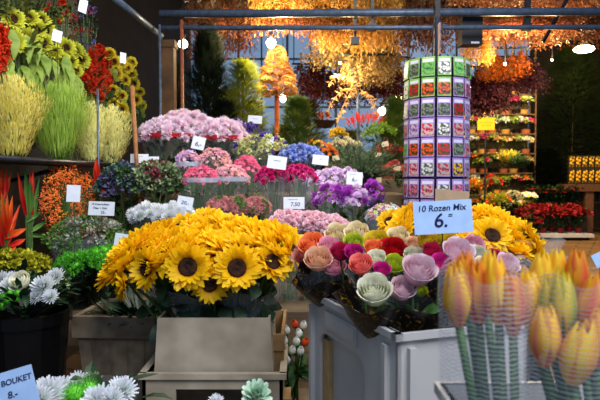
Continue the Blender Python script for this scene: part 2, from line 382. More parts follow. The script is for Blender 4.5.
# ------------------------------------------------------------------ front pipe frame, pillar, poles
STEEL = mat('painted_pipe', (92, 108, 128), (70, 82, 98), rnd=0, rough=.4, metal=.3); BSTEEL = mat('dark_steel', (26, 26, 30), (18, 18, 22), rnd=0, rough=.4)
def pipe(name, a, c, r, m, label, cat='pipe', n=12):
    a = Vector(a); c = Vector(c); b = MB(); b.tube([Vector((0, 0, 0)), c-a], r, r, n); o = obj(name, b.mesh(name, m, True)); o.location = a; return tag(o, label, cat)
pipe('pipe', P(160, 14, 4.35), P(690, 11, 4.35), .028, STEEL, 'thick blue grey steel pipe across the top of the stall')
pipe('pipe', P(160, 28, 4.3), P(690, 27, 4.3), .017, STEEL, 'thin grey pipe running just under the thick overhead pipe')
pipe('pipe', P(112, -4, DZ(-4, P(158, 36, 4.3).z)), P(161, 36, 4.3), .02, STEEL, 'blue grey pipe sloping along the top of the left flower wall')
p = P(169, 177, 4.36)
b = MB(); b.box((0, 0, 1.12), (.1, .1, 2.24)); b.box((0, 0, .02), (.16, .16, .04)); b.box((.0, 0, 2.25), (.12, .12, .05)); o = obj('pillar', b.mesh('pillar', mat('brown_pillar', (96, 66, 34), (56, 38, 20), scale=8, rnd=0, rough=.4))); o.location = (p.x, p.y, 0); tag(o, 'brown timber pillar at the end of the left flower wall', 'pillar')
p = P(184, 177, 4.25); pipe('bamboo_pole', (p.x, p.y, 0), (p.x-.01, p.y, 2.4), .011, mat('red_brown_cane', (150, 82, 48), (110, 58, 34)), 'thin reddish brown pole behind the pale pink blooms', 'pole')
p = P(132, 86, 3.15); q = P(138, 200, 3.15); pipe('bamboo_pole', (q.x+.02, q.y, .86), (p.x, p.y, p.z), .011, mat('tan_cane', (170, 110, 62), (120, 78, 44)), 'orange brown cane leaning before the small yellow sunflowers', 'pole')
for px, lab in ((161, 'slim grey metal post left of the brown pillar'),):
    p = P(px, 177, 4.1); pipe('metal_post', (p.x, p.y, 0), (p.x, p.y, 2.33), .008, STEEL, lab, 'post')
for px, D, lab in ((437, 4.3, 'dark steel hanger bar over the seed packet stand'), (355, 4.4, 'short dark hanger rod left of centre on the overhead pipes'), (372, 4.4, 'short dark hanger rod just right of another on the overhead pipes'), (527, 4.4, 'thick dark hanger bar right of centre on the overhead pipes')):
    a = P(px, -12, D); c = P(px, 44 if px == 355 else 30, D)
    b = MB(); b.box((0, 0, (a.z-c.z)/2), (.035 if px > 500 or px == 437 else .018, .05, a.z-c.z)); b.box((0, 0, .02), (.06, .06, .05)); o = obj('hanger_bar', b.mesh('hanger_bar', BSTEEL)); o.location = c; tag(o, lab, 'hanger')
pipe('diagonal_brace', P(543, 42, 4.5), P(570, -6, 4.5), .014, BSTEEL, 'dark diagonal brace across the overhead pipes at right', 'brace')
# loudspeaker like dark box
p = P(470, 46, 4.5); b = MB(); b.box((0, 0, .1), (.15, .12, .2)); b.box((0, .0, .215), (.03, .03, .06)); o = thing('junction_box', (p.x, p.y, p.z), 'dark square box hanging from the pipe right of the seed stand', 'box'); obj('housing', b.mesh('housing', BSTEEL), o)
b = MB(); b.box((.02, -.062, .012), (.06, .004, .014)); obj('label_plate', b.mesh('label_plate', PAPER), o, label='small white plate')
# ------------------------------------------------------------------ display benches
BENCH = mat('bench_boards', (120, 100, 74), (78, 62, 44), scale=6, rough=.75, rnd=0)
def bench(x0, x1, y0, y1, z, label):
    t = thing('display_bench', ((x0+x1)/2, (y0+y1)/2, 0), label, 'bench'); w = x1-x0; d = y1-y0
    b = MB(); n = max(2, int(d/.14))
    for i in range(n): b.box((0, -d/2+d*(i+.5)/n, z-.012), (w, d/n-.006, .024))
    obj('bench_top', b.mesh('bench_top', BENCH), t)
    for sx in (-1, 1):
        for sy in (-1, 1):
            b = MB(); b.box((sx*(w/2-.04), sy*(d/2-.04), (z-.024)/2), (.05, .05, z-.024)); obj('leg', b.mesh('leg', BENCH), t)
    b = MB(); b.box((0, -d/2+.01, z-.075), (w-.12, .018, .1)); obj('front_board', b.mesh('front_board', BENCH), t)
T0, T1, T2, T3, T4 = .52, .80, .98, 1.20, 1.28
bench(-1.02, .98, .95, 2.19, T0, 'low slatted bench under the sunflowers and roses')
bench(-.96, .62, 2.2, 2.74, T1, 'slatted bench under the white and pale pink flowers')
bench(-.92, .47, 2.75, 3.29, T2, 'slatted bench under the fuchsia carnations')
bench(-.87, .62, 3.3, 3.97, T3, 'slatted bench under the large pale pink blooms')
bench(-.95, .95, 4.55, 5.6, T4, 'slatted bench under the small conifers at the back')
bench(.14, .62, .42, .84, .76, 'small slatted bench under the tulips')
# ------------------------------------------------------------------ left wall shelves
SHELF = mat('steel_shelf', (58, 62, 72), (36, 38, 46), rnd=0, rough=.35, metal=.5)
def wallshelf(a0, a1, z, label, y0=1.4, y1=4.2):
    b = MB(); r = .012
    b.v = []; pts = [(wp(a0, y0), y0), (wp(a1, y0), y0), (wp(a1, y1), y1), (wp(a0, y1), y1)]
    for zz in (z, z-.02):
        for x, y in pts: b.add((x, y, zz))
    for q in ((0, 1, 2, 3), (7, 6, 5, 4), (0, 4, 5, 1), (1, 5, 6, 2), (2, 6, 7, 3), (3, 7, 4, 0)): b.face(*q)
    o = thing('wall_shelf', (0, 0, 0), label, 'shelf'); obj('board', b.mesh('board', SHELF), o)
    b = MB(); b.tube([(wp(a1, y0), y0, z-.012), (wp(a1, y1), y1, z-.012)], .012, .012, 8); obj('edge_rail', b.mesh('edge_rail', SHELF, True), o)
    b = MB()
    for y in (y0+.3, (y0+y1)/2, y1-.2):
        b.tube([(wp(-1.89, y), y, z-.2), (wp(a1, y)-.02, y, z-.03)], .01, .01, 6)
    obj('brackets', b.mesh('brackets', SHELF), o)
wallshelf(-1.55, -1.22, 1.38, 'steel shelf on the left wall under the grasses and cream blooms')
wallshelf(-1.89, -1.56, 1.60, 'upper steel shelf on the left wall under the yellow sunflowers')
wallshelf(-1.60, -1.12, .84, 'low steel shelf on the left wall under the orange berries', 2.05)
p = P(88, 177, 2.78); pipe('metal_post', (wp(-1.21, 3.1)+.0, 3.1, .84), (wp(-1.21, 3.1), 3.1, 1.75), .006, STEEL, 'thin metal rod rising before the cream blooms on the left wall', 'post')
#PART2
# ================================================================== FLOWERS ON THE LEFT WALL
def on(a, px): return a/((px-300)/600-.055)          # distance at which column px meets the line x = a + .055 y
YG = mat('lime_petal', (206, 190, 40), (216, 222, 74), mode='u', trans=.3, rnd=.12); OLIVE = mat('olive_leaf', (120, 130, 70), (70, 84, 40), trans=.2)
REDB = mat('red_bloom', (196, 34, 14), (232, 74, 28), rnd=.12, scale=60, trans=.2); CREAMY = mat('cream_plume', (250, 246, 180), (228, 228, 130), rnd=.08, trans=.3)
YCREAM = mat('yellow_plume', (252, 242, 150), (238, 222, 84), scale=30, rnd=.08, trans=.3); GRASS = mat('bear_grass', (184, 212, 90), (140, 178, 60), scale=20, trans=.3, rnd=.1)
ORB = mat('orange_berry', (226, 84, 30), (238, 140, 60), rnd=.15, scale=40)
def vase_bunch(name, label, px, py, a, zb, heads, mats, spots, hs, length, nleaf, lm, leafs, group=None, hname='bloom', stems=True, mouth=.06):
    """stems fan from a bucket on the shelf to heads at the listed columns and rows"""
    D = on(a, px); c = P(px, py, D); base = Vector((c.x, c.y, zb)); t = thing(name, base, label, 'flower bunch', group)
    b = MB()
    for (x, y, k) in spots:
        h = P(x, y, on(a, x)+R.uniform(-.04, .04)); nrm = Vector((.45+R.uniform(-.2, .3), -1+R.uniform(-.2, .2), .15+R.uniform(-.2, .3)))
        obj(hname, pick(heads), t, h-base, q_to(nrm), hs*k, pick(mats))
        b.tube([(R.uniform(-1, 1)*mouth*.6, R.uniform(-1, 1)*mouth*.6, .02), (h-base)*.55+Vector((0, 0, .03)), h-base-nrm.normalized()*.01], .004, .003, 5)
    obj('stems', b.mesh('stems', STEM), t)
    if nleaf: obj('foliage', leaf_mass(nleaf, mouth, .14, length, leafs[0], leafs[1], lm, z0=.02), t)
    return t
def sunwall(t, spots, a, base, sc):
    pass
# big yellow-green sunflowers
def small_sun(parent, rel, nrm, sc, m=YG, full=False):
    q = q_to(nrm); hd = obj('petals', pick(SUNF if full else SUNP), parent, rel, q, sc, m); obj('disc', DISC, hd)
a = -1.62
big = [(13, 19, 1), (13, 42, 1.35), (26, 39, 1.35), (28, 18, 1), (40, 20, 1), (43, 43, 1.2), (45, 31, 1), (54, 52, .9), (66, 48, 1), (75, 50, 1), (81, 60, 1), (70, 62, .9), (62, 60, .8), (76, 70, .8), (36, 30, 1)]
lay = [(px, py, k) for px, py, k in big]
whr = ['at the far left edge, above the brown centred pair', 'with a dark brown centre, left one of the pair', 'with a dark brown centre, right one of the pair']
for i, (px, py, k) in enumerate(lay):
    h = P(px, py, on(a, px)); base = Vector((h.x-.05, h.y+.0, 1.603)); 
    if i in (1, 2, 5): nrm = Vector((.5, -1, .1))
    else: nrm = Vector((.6+R.uniform(-.3, .4), -.7, R.uniform(-.3, .8)))
    lab = {0: 'yellow green sunflower at far left of the wall, above the brown centred pair', 1: 'yellow green sunflower with brown centre, left one of the pair on the left wall', 2: 'yellow green sunflower with brown centre, right one of the pair on the left wall', 5: 'yellow green sunflower right of the brown centred pair on the left wall'}.get(i, 'yellow green sunflower packed in the tall bunch on the left wall')
    t = thing('sunflower', base, lab, 'flower', 'yellow green sunflowers on the left wall')
    small_sun(t, h-base, nrm, (.74 if i in (1, 2, 5) else .95)*k, YG, i not in (1, 2, 5)); obj('stem', stem_mesh((0, 0, 0), h-base-nrm.normalized()*.015, .006), t)
    for j in range(6):
        f = R.uniform(.2, .92); obj('leaf', LEAFD, t, (h-base)*f+Vector((.02, -.05, 0)), Quaternion((0, 0, 1), R.uniform(-2.6, -.5)) @ Quaternion((0, 1, 0), R.uniform(.7, 1.3)), R.uniform(.8, 1.3), GL)
def spray(n, cx, cy, rx, ry):
    o = []
    for i in range(n):
        q = math.sqrt((i+.5)/n); an = i*2.39996; o.append((cx+rx*q*cos(an), cy+ry*q*sin(an), R.uniform(.8, 1.2)))
    return o
vase_bunch('red_flower_bunch', 'dense red flower bunch right of the yellow green sunflowers on the left wall', 98, 75, -1.62, 1.603, [BERRY, CARN], REDB, spray(98, 99, 73, 15, 27), 1.0, .3, 20, G, (.08, .03))
vase_bunch('red_flower_bunch', 'dense red flower bunch at the left edge of the picture beside the sunflowers', 2, 60, -1.62, 1.603, [BERRY, CARN], REDB, spray(50, 0, 52, 9, 26), 1.0, .2, 0, G, (.08, .03))
for i, (px, py, k) in enumerate([(109, 54, 1), (114, 62, 1), (121, 63, 1), (127, 68, 1), (132, 62, .9), (131, 74, 1), (134, 84, 1), (125, 80, .9), (117, 74, .9), (122, 96, .9), (121, 110, 1.2), (113, 104, .9), (136, 100, 1), (140, 92, .8), (128, 118, .8), (142, 106, .8), (113, 90, .8)]):
    h = P(px, py, on(-1.6, px)); base = Vector((h.x-.03, h.y, 1.383 if False else 1.603)); h.z = max(h.z, 1.64)
    t = thing('small_sunflower', base, 'small yellow sunflower with a dark centre behind the leaning cane' if i == 10 else 'small golden yellow sunflower in the bunch right of the red flowers', 'flower', 'small sunflowers on the left wall')
    small_sun(t, h-base, Vector((.5+R.uniform(-.4, .4), -.9, R.uniform(-.2, .6))), .8*k, mat('gold_petal', (206, 156, 20), (222, 204, 50), mode='u', trans=.2), i != 10)
    obj('stem', stem_mesh((0, 0, 0), h-base, .004), t); obj('leaf', LEAF, t, (h-base)*.5, q_to((.5, -.6, -.2)), .6, G)
    for sgn in (1, -1): obj('leaf', LEAF, t, (h-base)*.8, q_to((.4*sgn, -.8, -.5)), .55, GL)
# yellow and cream plumes, bear grass
def plume(label, px, top, bot, w, a, zb, m, n, L, Wd, spread=.5, seg=3, name='grass_bunch', cat='grass', curl=-.5):
    D = on(a, px); H = P(px, top, D).z-zb; c = P(px, 100, D); t = thing(name, (c.x, c.y, zb), label, cat); r = S(w, D)/2
    b = MB()
    for i in range(n):
        an = R.uniform(0, 2*PI); q = math.sqrt(R.random()); f = R.random()**.7; p = Vector((cos(an)*r*q*(.3+.85*f), sin(an)*r*q*.55, H*f*(1-.35*q*q)*.93))
        b.petal(p, (cos(an)*q*spread+R.uniform(-.15, .15), sin(an)*q*spread, 1), (cos(an)+.01, sin(an), 0), L*R.uniform(.6, 1.1)*(1.1-.4*f), Wd, R.uniform(-.3, .1), curl*R.uniform(.3, 1.4), seg, tip=.2)
    obj('plume', b.mesh('plume', m), t)
    obj('stems', bundle_stems(14, r*.3, r*.5, H*.5), t); return t
plume('yellow cream feathery plumes at the far left of the wall shelf', 12, 70, 150, 70, -1.40, 1.383, YCREAM, 4200, .035, .005, 1.3)
plume('fine pale green bear grass standing in the middle of the left wall shelf', 57, 80, 150, 72, -1.39, 1.383, GRASS, 4200, .10, .0024, 1.1, 4, curl=-.9)
plume('cream plumes left of the thin metal rod on the wall shelf', 91, 98, 150, 44, -1.40, 1.383, CREAMY, 2400, .035, .006, 1.3)
plume('cream plumes between the thin metal rod and the leaning cane', 111, 102, 150, 46, -1.38, 1.383, CREAMY, 2600, .035, .006, 1.3)
# grasses hanging below the shelf: bear grass seen behind, below the rail
plume('pale green grass standing under the shelf behind the orange berries', 62, 150, 200, 48, -1.42, .843, mat('deep_grass', (120, 150, 60), (60, 90, 34), rnd=0, trans=.2), 900, .2, .004, .4, 4)
# top row: dark bunches near the top of the wall
vase_bunch('mixed_flower_bunch', 'dark bunch with red and violet specks at the top of the left wall', 86, 25, -1.70, 1.603, [LEAFY, BERRY], [GD, GD, mat('dull_red', (140, 24, 24)), mat('violet_speck', (96, 78, 150))], spray(26, 84, 25, 14, 24), .9, .5, 60, GD, (.12, .03))
vase_bunch('mixed_flower_bunch', 'olive leafy bunch at the top left corner of the picture', 22, 6, -1.64, 1.603, [LEAFY, SPIKE], [OLIVE], spray(26, 24, 6, 22, 9), 1.0, .75, 90, OLIVE, (.12, .03))
vase_bunch('mixed_flower_bunch', 'red and yellow bunch above the white card on the left wall', 60, 12, -1.70, 1.603, [SPIKE, CARN], [REDB, mat('gold_petal'  , (0, 0, 0)), OLIVE], spray(20, 58, 10, 14, 12), .8, .6, 50, OLIVE, (.1, .02))
# lower shelf
def bird(label, px, spots, a, zb, m, m2=None):
    D = on(a, px); c = P(px, 240, D); base = Vector((c.x, c.y, zb)); t = thing('heliconia', base, label, 'flower')
    for (x, y, x2, y2, wd) in spots:
        p0 = P(x, y, on(a, x))-base; p1 = P(x2, y2, on(a, x2))-base; d = p1-p0; b = MB()
        b.petal((0, 0, 0), d, (0.3, -1, .1), d.length, wd, 0, .15, 5, cup=.5, peak=.35, tip=.02, base=.5); obj('bract', b.mesh('bract', pick(m)), t, p0)
    b = MB()
    for (x, y, x2, y2, wd) in spots: b.tube([(R.uniform(-.02, .02), 0, 0), P(x, y, on(a, x))-base], .005, .004, 5)
    obj('stems', b.mesh('stems', STEM), t); return t
OR2 = mat('orange_bract', (190, 40, 12), (226, 100, 30), mode='u', trans=.2); RD2 = mat('red_bract', (196, 20, 22), (226, 70, 40), mode='u', trans=.2); GR2 = mat('green_blade', (96, 140, 60), (60, 104, 44), mode='u', trans=.2)
bird('orange red bird of paradise blooms at the left edge below the shelf', 8, [(6, 235, 2, 190, .022), (7, 234, 8, 194, .018), (8, 232, 13, 196, .02), (9, 234, 20, 206, .016), (4, 238, 24, 230, .03), (6, 240, -4, 205, .024), (10, 246, 24, 240, .024), (5, 250, 14, 222, .024), (8, 240, 17, 214, .02), (3, 246, -2, 214, .024), (4, 256, 16, 246, .024)], -1.25, .843, [OR2, OR2, RD2])
bird('orange red bird of paradise blooms just under the shelf at far left', 2, [(2, 195, 0, 163, .02), (6, 196, 7, 166, .018), (-3, 198, 3, 170, .02), (4, 200, 12, 172, .016), (0, 200, -4, 168, .02)], -1.3, .843, [OR2, RD2])
bird('tall green sword leaves with a red spike left of the orange berries', 28, [(26, 215, 18, 170, .02), (28, 218, 26, 164, .022), (30, 220, 34, 168, .022), (32, 225, 40, 178, .02), (30, 212, 31, 182, .03), (26, 222, 44, 210, .02), (30, 232, 46, 222, .02), (28, 235, 46, 236, .018), (33, 215, 30, 168, .014)], -1.27, .843, [GR2, GR2, GR2, RD2])
bird('red heliconia bract standing right of the orange berries', 97, [(98, 182, 96, 157, .035), (98, 188, 93, 166, .022), (100, 192, 103, 170, .022), (101, 194, 106, 178, .018), (96, 194, 91, 178, .018)], -1.2, .843, [RD2, OR2])
vase_bunch('berry_branch_bunch', 'big bunch of orange berry branches behind the white card on the lower left shelf', 68, 215, -1.25, .843, [BERRY], [ORB, ORB, mat('dull_orange', (206, 66, 24), (226, 130, 60)), mat('yellow_orange', (236, 150, 50), (226, 110, 40))], spray(98, 69, 203, 28, 37), .85, .2, 60, G, (.07, .02))
for i, px in enumerate((10, 66)):
    D = on(-1.32, px); c = P(px, 250, D)
for nm, px, a_, zz in (('under the bird of paradise blooms', 6, -1.42, .843), ('under the orange berry branches', 74, -1.40, .843)):
    c = P(px, 200, on(a_, px)); 
# ================================================================== PRICE CARDS ON THE WALL
card(57, 36, 9, 12, 2.62, 'blank looking pale card standing among the yellow green sunflowers', roll=-12, yaw=35, stake=.2, name='price_card')
card(83, 6, 8, 14, 3.1, 'pale slanted card at the top of the left wall', roll=-14, yaw=40, stake=.2)
card(123, 58, 6, 11, 3.5, 'small pale card above the small golden sunflowers', roll=-6, yaw=35, stake=.15)
card(73.5, 193.5, 13, 17, 2.2, 'pale grey card standing in front of the orange berries', roll=-2, yaw=12, stake=.25)
# ================================================================== MIDDLE BLOCK
PINKM = col('pale_pink_mum', (250, 206, 226), (250, 232, 244), rnd=.08); WHITE = col('white_petal', (200, 210, 200), (240, 242, 246), rnd=.06); PURP = col('violet_petal', (52, 30, 130), (96, 60, 190)); YGB = col('green_bud', (190, 200, 90), (232, 232, 170))
FUCH = col('fuchsia_petal', (190, 16, 96), (236, 60, 150)); HYPK = mat('pink_berry', (232, 70, 120), (246, 130, 160), rnd=.15); HYSAL = mat('salmon_berry', (240, 150, 150), (250, 200, 190), rnd=.12); LILAC = col('lilac_petal', (226, 180, 236), (248, 226, 250), rnd=.08)
BLUEC = col('blue_petal', (104, 130, 214), (164, 184, 242)); ORCH = col('orchid_petal', (130, 20, 140), (196, 84, 210)); RED_WRAP = mat('red_wrap', (196, 30, 40), (160, 16, 30), rnd=0)
PALEP = col('blush_petal', (246, 178, 196), (250, 214, 222), rnd=.08)
for i, (px, py, D, rx, lab) in enumerate(((166, 140, 3.55, 24, 'left'), (194, 136, 3.7, 24, 'middle'), (221, 142, 3.58, 23, 'right'))):
    bunch('mum_bunch', 'big bunch of pale pink blooms in film, %s one of the three' % lab, 'flower bunch', P(px, py, D), S(rx, D), S(20, D), T3+.003, 40, [MUM, CARN], [PINKM], 1.12, hname='bloom', group='large pale pink bunches', band=RED_WRAP, sleeve=CLEAR)
bunch('mum_bunch', 'pale pink bunch rising behind the three big pale pink ones', 'flower bunch', P(182, 124, 3.9), S(16, 3.9), S(10, 3.9), T3+.003, 22, [MUM], [PINKM], 1.1, ry=.08, sleeve=None, rb=.03)
bunch('lisianthus_bunch', 'bunch of violet irises and green white buds left of the blue blooms', 'flower bunch', P(262, 156, 3.45), S(28, 3.45), S(20, 3.45), T3+.003, 70, [LEAFY, DAISY, CARN], [PURP, YGB, YGB, YGB], .6, nleaf=60)
bunch('lisianthus_bunch', 'bunch of violet blooms behind the white card, right of the pale pink ones', 'flower bunch', P(247, 137, 3.85), S(18, 3.85), S(12, 3.85), T3+.003, 30, [DAISY, CARN], [PURP, PURP, mat('soft_violet', (120, 100, 170))], .8, ry=.08, nleaf=20, rb=.03)
bunch('hydrangea_bunch', 'powder blue bunch behind the card in the middle of the display', 'flower bunch', P(300, 163, 3.45), S(23, 3.45), S(15, 3.45), T3+.003, 40, [CARN, LEAFY], [BLUEC], .95, nleaf=20, ry=.11)
bunch('eucalyptus_bunch', 'dark leafy bunch with purple green rosettes, left one of the two by the card', 'flower bunch', P(122, 192, 2.95), S(21, 2.95), S(24, 2.95), T2+.003, 42, LEAFY, [mat('grey_purple', (96, 92, 128), (52, 48, 74)), mat('blue_green', (92, 128, 108), (40, 70, 50)), mat('mid_green', (84, 116, 60), (40, 62, 34))], 1.05, leafm=GD, sleeve=None)
bunch('eucalyptus_bunch', 'dark leafy bunch with burgundy and pale green rosettes, left of the pink berries', 'flower bunch', P(157, 190, 2.95), S(24, 2.95), S(25, 2.95), T2+.003, 46, LEAFY, [mat('burgundy', (132, 48, 60), (74, 28, 38)), mat('sage', (150, 166, 120), (84, 104, 66)), mat('mid_green', (0, 0, 0)), mat('sage', (0, 0, 0))], 1.05, leafm=GD, sleeve=None)
BANDP = film('pale_band', (190, 214, 230), .6)
for i, (px, py, D, rx, ms, lab) in enumerate(((201, 184, 2.85, 17, HYPK, 'deep pink berry sprigs in a film sleeve left of the salmon ones'), (230, 183, 2.95, 18, [HYSAL, PALEP], 'salmon pink berry sprigs in a banded film sleeve'), (188, 168, 3.2, 12, [PALEP, LILAC], 'pale pink sprigs behind the deep pink berries'), (214, 166, 3.2, 16, [HYSAL, PALEP], 'light salmon sprigs under the largest pale pink blooms'), (246, 174, 3.15, 13, HYPK, 'pink berry sprigs left of the fuchsia carnations'))):
    bunch('berry_bunch', lab, 'flower bunch', P(px, py, D), S(rx, D), S(17, D), T2+.003, 60, [BERRY, BERRY, DAISY], ms, .62, nleaf=40, leafs=(.04, .012), band=BANDP if i < 3 else None, hname='sprig', ry=.09 if i < 2 else .07, rb=.04, group='pink berry bunches')
for px, py, lab in ((272, 182, 'left one of the two fuchsia bunches in clear film'), (297, 180, 'right one of the two fuchsia bunches in clear film')):
    bunch('carnation_bunch', 'fuchsia carnation bunch, '+lab, 'flower bunch', P(px, py, 2.9), S(15 if px < 280 else 18, 2.9), S(13, 2.9), T2+.003, 30, [CARN], [FUCH], .7, nleaf=20, leafs=(.08, .01), hname='carnation', ry=.075, rb=.03, group='fuchsia carnation bunches', sleeve=HAZY)
for px, py, rx, lab in ((322, 184, 18, 'left'), (343, 182, 18, 'right')):
    bunch('lilac_bunch', 'pale lilac bunch in film behind the purple orchids, %s one of two' % lab, 'flower bunch', P(px, py, 3.2), S(rx, 3.2), S(12, 3.2), T2+.003, 36, [CARN, DAISY], [LILAC], .85, ry=.06, nleaf=10, rb=.04, hname='bloom', sleeve=HAZY)
for i, (px, py, rx, lab) in enumerate(((332, 203, 17, 'left one of the three'), (355, 206, 17, 'middle one of the three with green leaves'), (374, 201, 10, 'right one of the three, in dark purple film'))):
    bunch('orchid_bunch', 'purple orchid bunch, '+lab, 'flower bunch', P(px, py, 2.82), S(rx, 2.82), S(18, 2.82), T2+.003, 60 if rx > 12 else 20, [DAISY, DAISY, MUM], [ORCH, ORCH, LILAC if i < 2 else ORCH], .75, nleaf=40, ry=.055, leafm=G, hname='orchid', rb=.045, group='purple orchid bunches', sleeve=CLEAR if i < 2 else film('purple_film', (70, 30, 96), .5))
card(198.5, 143, 13, 13, 3.42, 'small white card tilted in front of the large pale pink blooms', [('6,-', .5, 0, -.1)], roll=-12, stake=.25)
card(277, 162.5, 19, 13, 2.78, 'blank white card above the left fuchsia carnations', [('~~~', .3, 0, .15)], roll=-8, stake=.2, ink=GREYINK)
card(320.5, 160, 16, 10, 3.3, 'white card just right of the powder blue blooms', [('~~', .3, 0, .1)], roll=-6, stake=.25, ink=GREYINK)
card(354.5, 178.5, 16, 13, 3.0, 'white 6,- card above the purple orchids', [('~~~~~~', .15, -.1, .33), ('6,-', .42, 0, -.1)], roll=-3, stake=.18, ink=GREYINK)
card(294, 203, 21, 12, 2.62, 'white 7.50 card over the wrapped pale pink carnations', [('~~~~~~~', .2, -.05, .3), ('7.50', .46, .05, -.12)], stake=.12, ink=GREYINK)
card(255, 119.5, 14, 8, 4.3, 'white card in front of the yellow green conifer', [('~~~', .3, 0, .1)], roll=-4, stake=.25, ink=GREYINK)
card(139.5, 158.5, 18, 9, 3.2, 'white card behind the dark leafy rosettes', [('~~~~~~', .22, 0, .25)], stake=.2, ink=GREYINK)
card(153, 160, 12, 7, 3.25, 'pale card half hidden behind another above the dark leafy rosettes', stake=.2)
card(269, 162-22, 10, 7, 3.75, 'small white card among the violet blooms', stake=.25)
# T1 things
moss = [mat('moss_green', (110, 150, 60), (60, 92, 34)), mat('moss_grey', (170, 176, 160), (104, 116, 96)), mat('moss_tan', (170, 150, 130), (110, 96, 80)), mat('moss_green', (0, 0, 0))]
bunch('moss_bunch', 'low mixed mass of green and grey succulent rosettes before the written card', 'flower bunch', P(88, 243, 2.5), S(35, 2.5), S(22, 2.5), T1+.003, 110, [MOSS, LEAFY, LEAFY], moss, .8, ry=.16, leafm=GD, nleaf=40, hname='rosette', rb=.1, sleeve=HAZY)
BG = mat('button_green', (96, 190, 40), (62, 150, 26), rnd=.12, mode='u')
for px, py, rx, lab in ((78, 270, 20, 'left'), (106, 264, 20, 'right')):
    bunch('button_bunch', 'bright green button blooms, %s one of two dark wrapped bunches' % lab, 'flower bunch', P(px, py, 2.28), S(rx, 2.28), S(15, 2.28), T1+.003, 40, [BUTTON, MOSS], [BG], .85, ry=.08, leafm=GD, nleaf=50, rb=.05, sleeve=film('dark_film', (20, 26, 22), .55), group='bright green button bunches')
for px, rx in ((150, 17), (176, 14)):
    bunch('white_mum_bunch', 'white spidery blooms beside the small card, %s one of two' % ('left' if px == 150 else 'right'), 'flower bunch', P(px, 219, 2.55), S(rx, 2.55), S(11, 2.55), T1+.003, 22, [SPIDER, MUM], [WHITE], .95, ry=.08, nleaf=20, leafm=GD)
HEAT = mat('heather_pink', (196, 110, 120), (226, 160, 150), rnd=.2); HEATG = mat('heather_green', (110, 140, 70), (70, 100, 40))
for px, lab in ((221, 'left'), (238, 'middle'), (256, 'right')):
    t = bunch('heather_plant', 'pink and green heather plant behind the sunflowers, %s one of three' % lab, 'plant', P(px, 213, 2.5), S(13, 2.5), S(15, 2.5), T1+.09, 60, [MOSS, BERRY, MOSS], [HEAT, HEATG, HEAT], .6, ry=.05, nleaf=50, leafs=(.05, .008), hname='sprig', sleeve=None, rb=.03)
    q = t.location; bucket_at((q.x, q.y), T1+.003, .05, .1, 'small dark pot of the %s heather plant' % lab)
for px, py, rx, lab in ((288, 228, 17, 'left'), (312, 229, 17, 'middle'), (332, 233, 14, 'right')):
    bunch('carnation_bunch', 'wrapped pale pink carnation bunch under the 7.50 card, %s one of three' % lab, 'flower bunch', P(px, py, 2.42), S(rx, 2.42), S(14, 2.42), T1+.003, 40, [CARN], [PALEP], .85, ry=.1, nleaf=10, hname='carnation', rb=.045, sleeve=CLEAR)
bunch('waxflower_bunch', 'tiny white and pink blooms behind the far sunflowers, left of the seed stand', 'flower bunch', P(385, 218, 2.6), S(18, 2.6), S(13, 2.6), T1+.003, 60, [DAISY, BERRY], [WHITE, WHITE, YGB, PALEP], .55, ry=.08, nleaf=50, leafs=(.05, .015), sleeve=HAZY)
card(101.5, 208.5, 26, 14, 2.42, 'white card with three handwritten lines over the succulent rosettes', [('10 Coenradisten', .19, -.05, .3), ('Thee + Dish', .2, -.06, .02), ('25.-', .24, .08, -.28)], roll=-2, stake=.2)
card(185, 203, 16, 13, 2.52, 'white 20,- card tilted over the white spidery blooms', [('20,-', .4, 0, 0)], roll=-10, stake=.16, ink=GREYINK)
card(121, 240, 13, 13, 2.3, 'white card edge left of the nearest sunflowers', [('~~', .3, 0, .1)], roll=-8, stake=.2)
#PART3
# ================================================================== SUNFLOWERS IN THE BEIGE BUCKET
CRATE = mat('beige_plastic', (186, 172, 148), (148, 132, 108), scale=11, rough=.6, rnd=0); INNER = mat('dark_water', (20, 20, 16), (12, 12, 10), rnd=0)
def frustum(mb, w0, d0, w1, d1, z0, z1, th=.006, floor_=False):
    """open tapered box with walls of thickness th"""
    k = []
    for (w, d, z) in ((w0, d0, z0), (w1, d1, z1), (w1-th*2, d1-th*2, z1), (w0-th*2, d0-th*2, z0+(.004 if floor_ else 0))):
        k.append([mb.add((sx*w/2, sy*d/2, z), ((sx+1)/2, z)) for sx, sy in ((-1, -1), (1, -1), (1, 1), (-1, 1))])
    for A, B in ((0, 1), (1, 2), (2, 3)):
        for i in range(4): mb.face(k[A][i], k[A][(i+1) % 4], k[B][(i+1) % 4], k[B][i])
    if floor_: mb.face(*k[3]); mb.face(*k[0][::-1])
    else:
        for i in range(4): mb.face(k[3][i], k[3][(i+1) % 4], k[0][(i+1) % 4], k[0][i])
p0 = P(213, 320, 1.70); zt = p0.z; zc = P(213, 375, 1.68).z
BK = (P(213, 320, 1.7).x, 1.7+.14)
t = thing('flower_crate', (BK[0], BK[1], T0+.002), 'beige plastic flower crate holding the nearest sunflowers', 'crate')
b = MB(); frustum(b, .345, .26, .325, .25, zc-T0-.02, zt-T0, .006); obj('tall_collar', b.mesh('tall_collar', CRATE), t)
b = MB()
W2, D2, HC = .40, .31, zc-T0
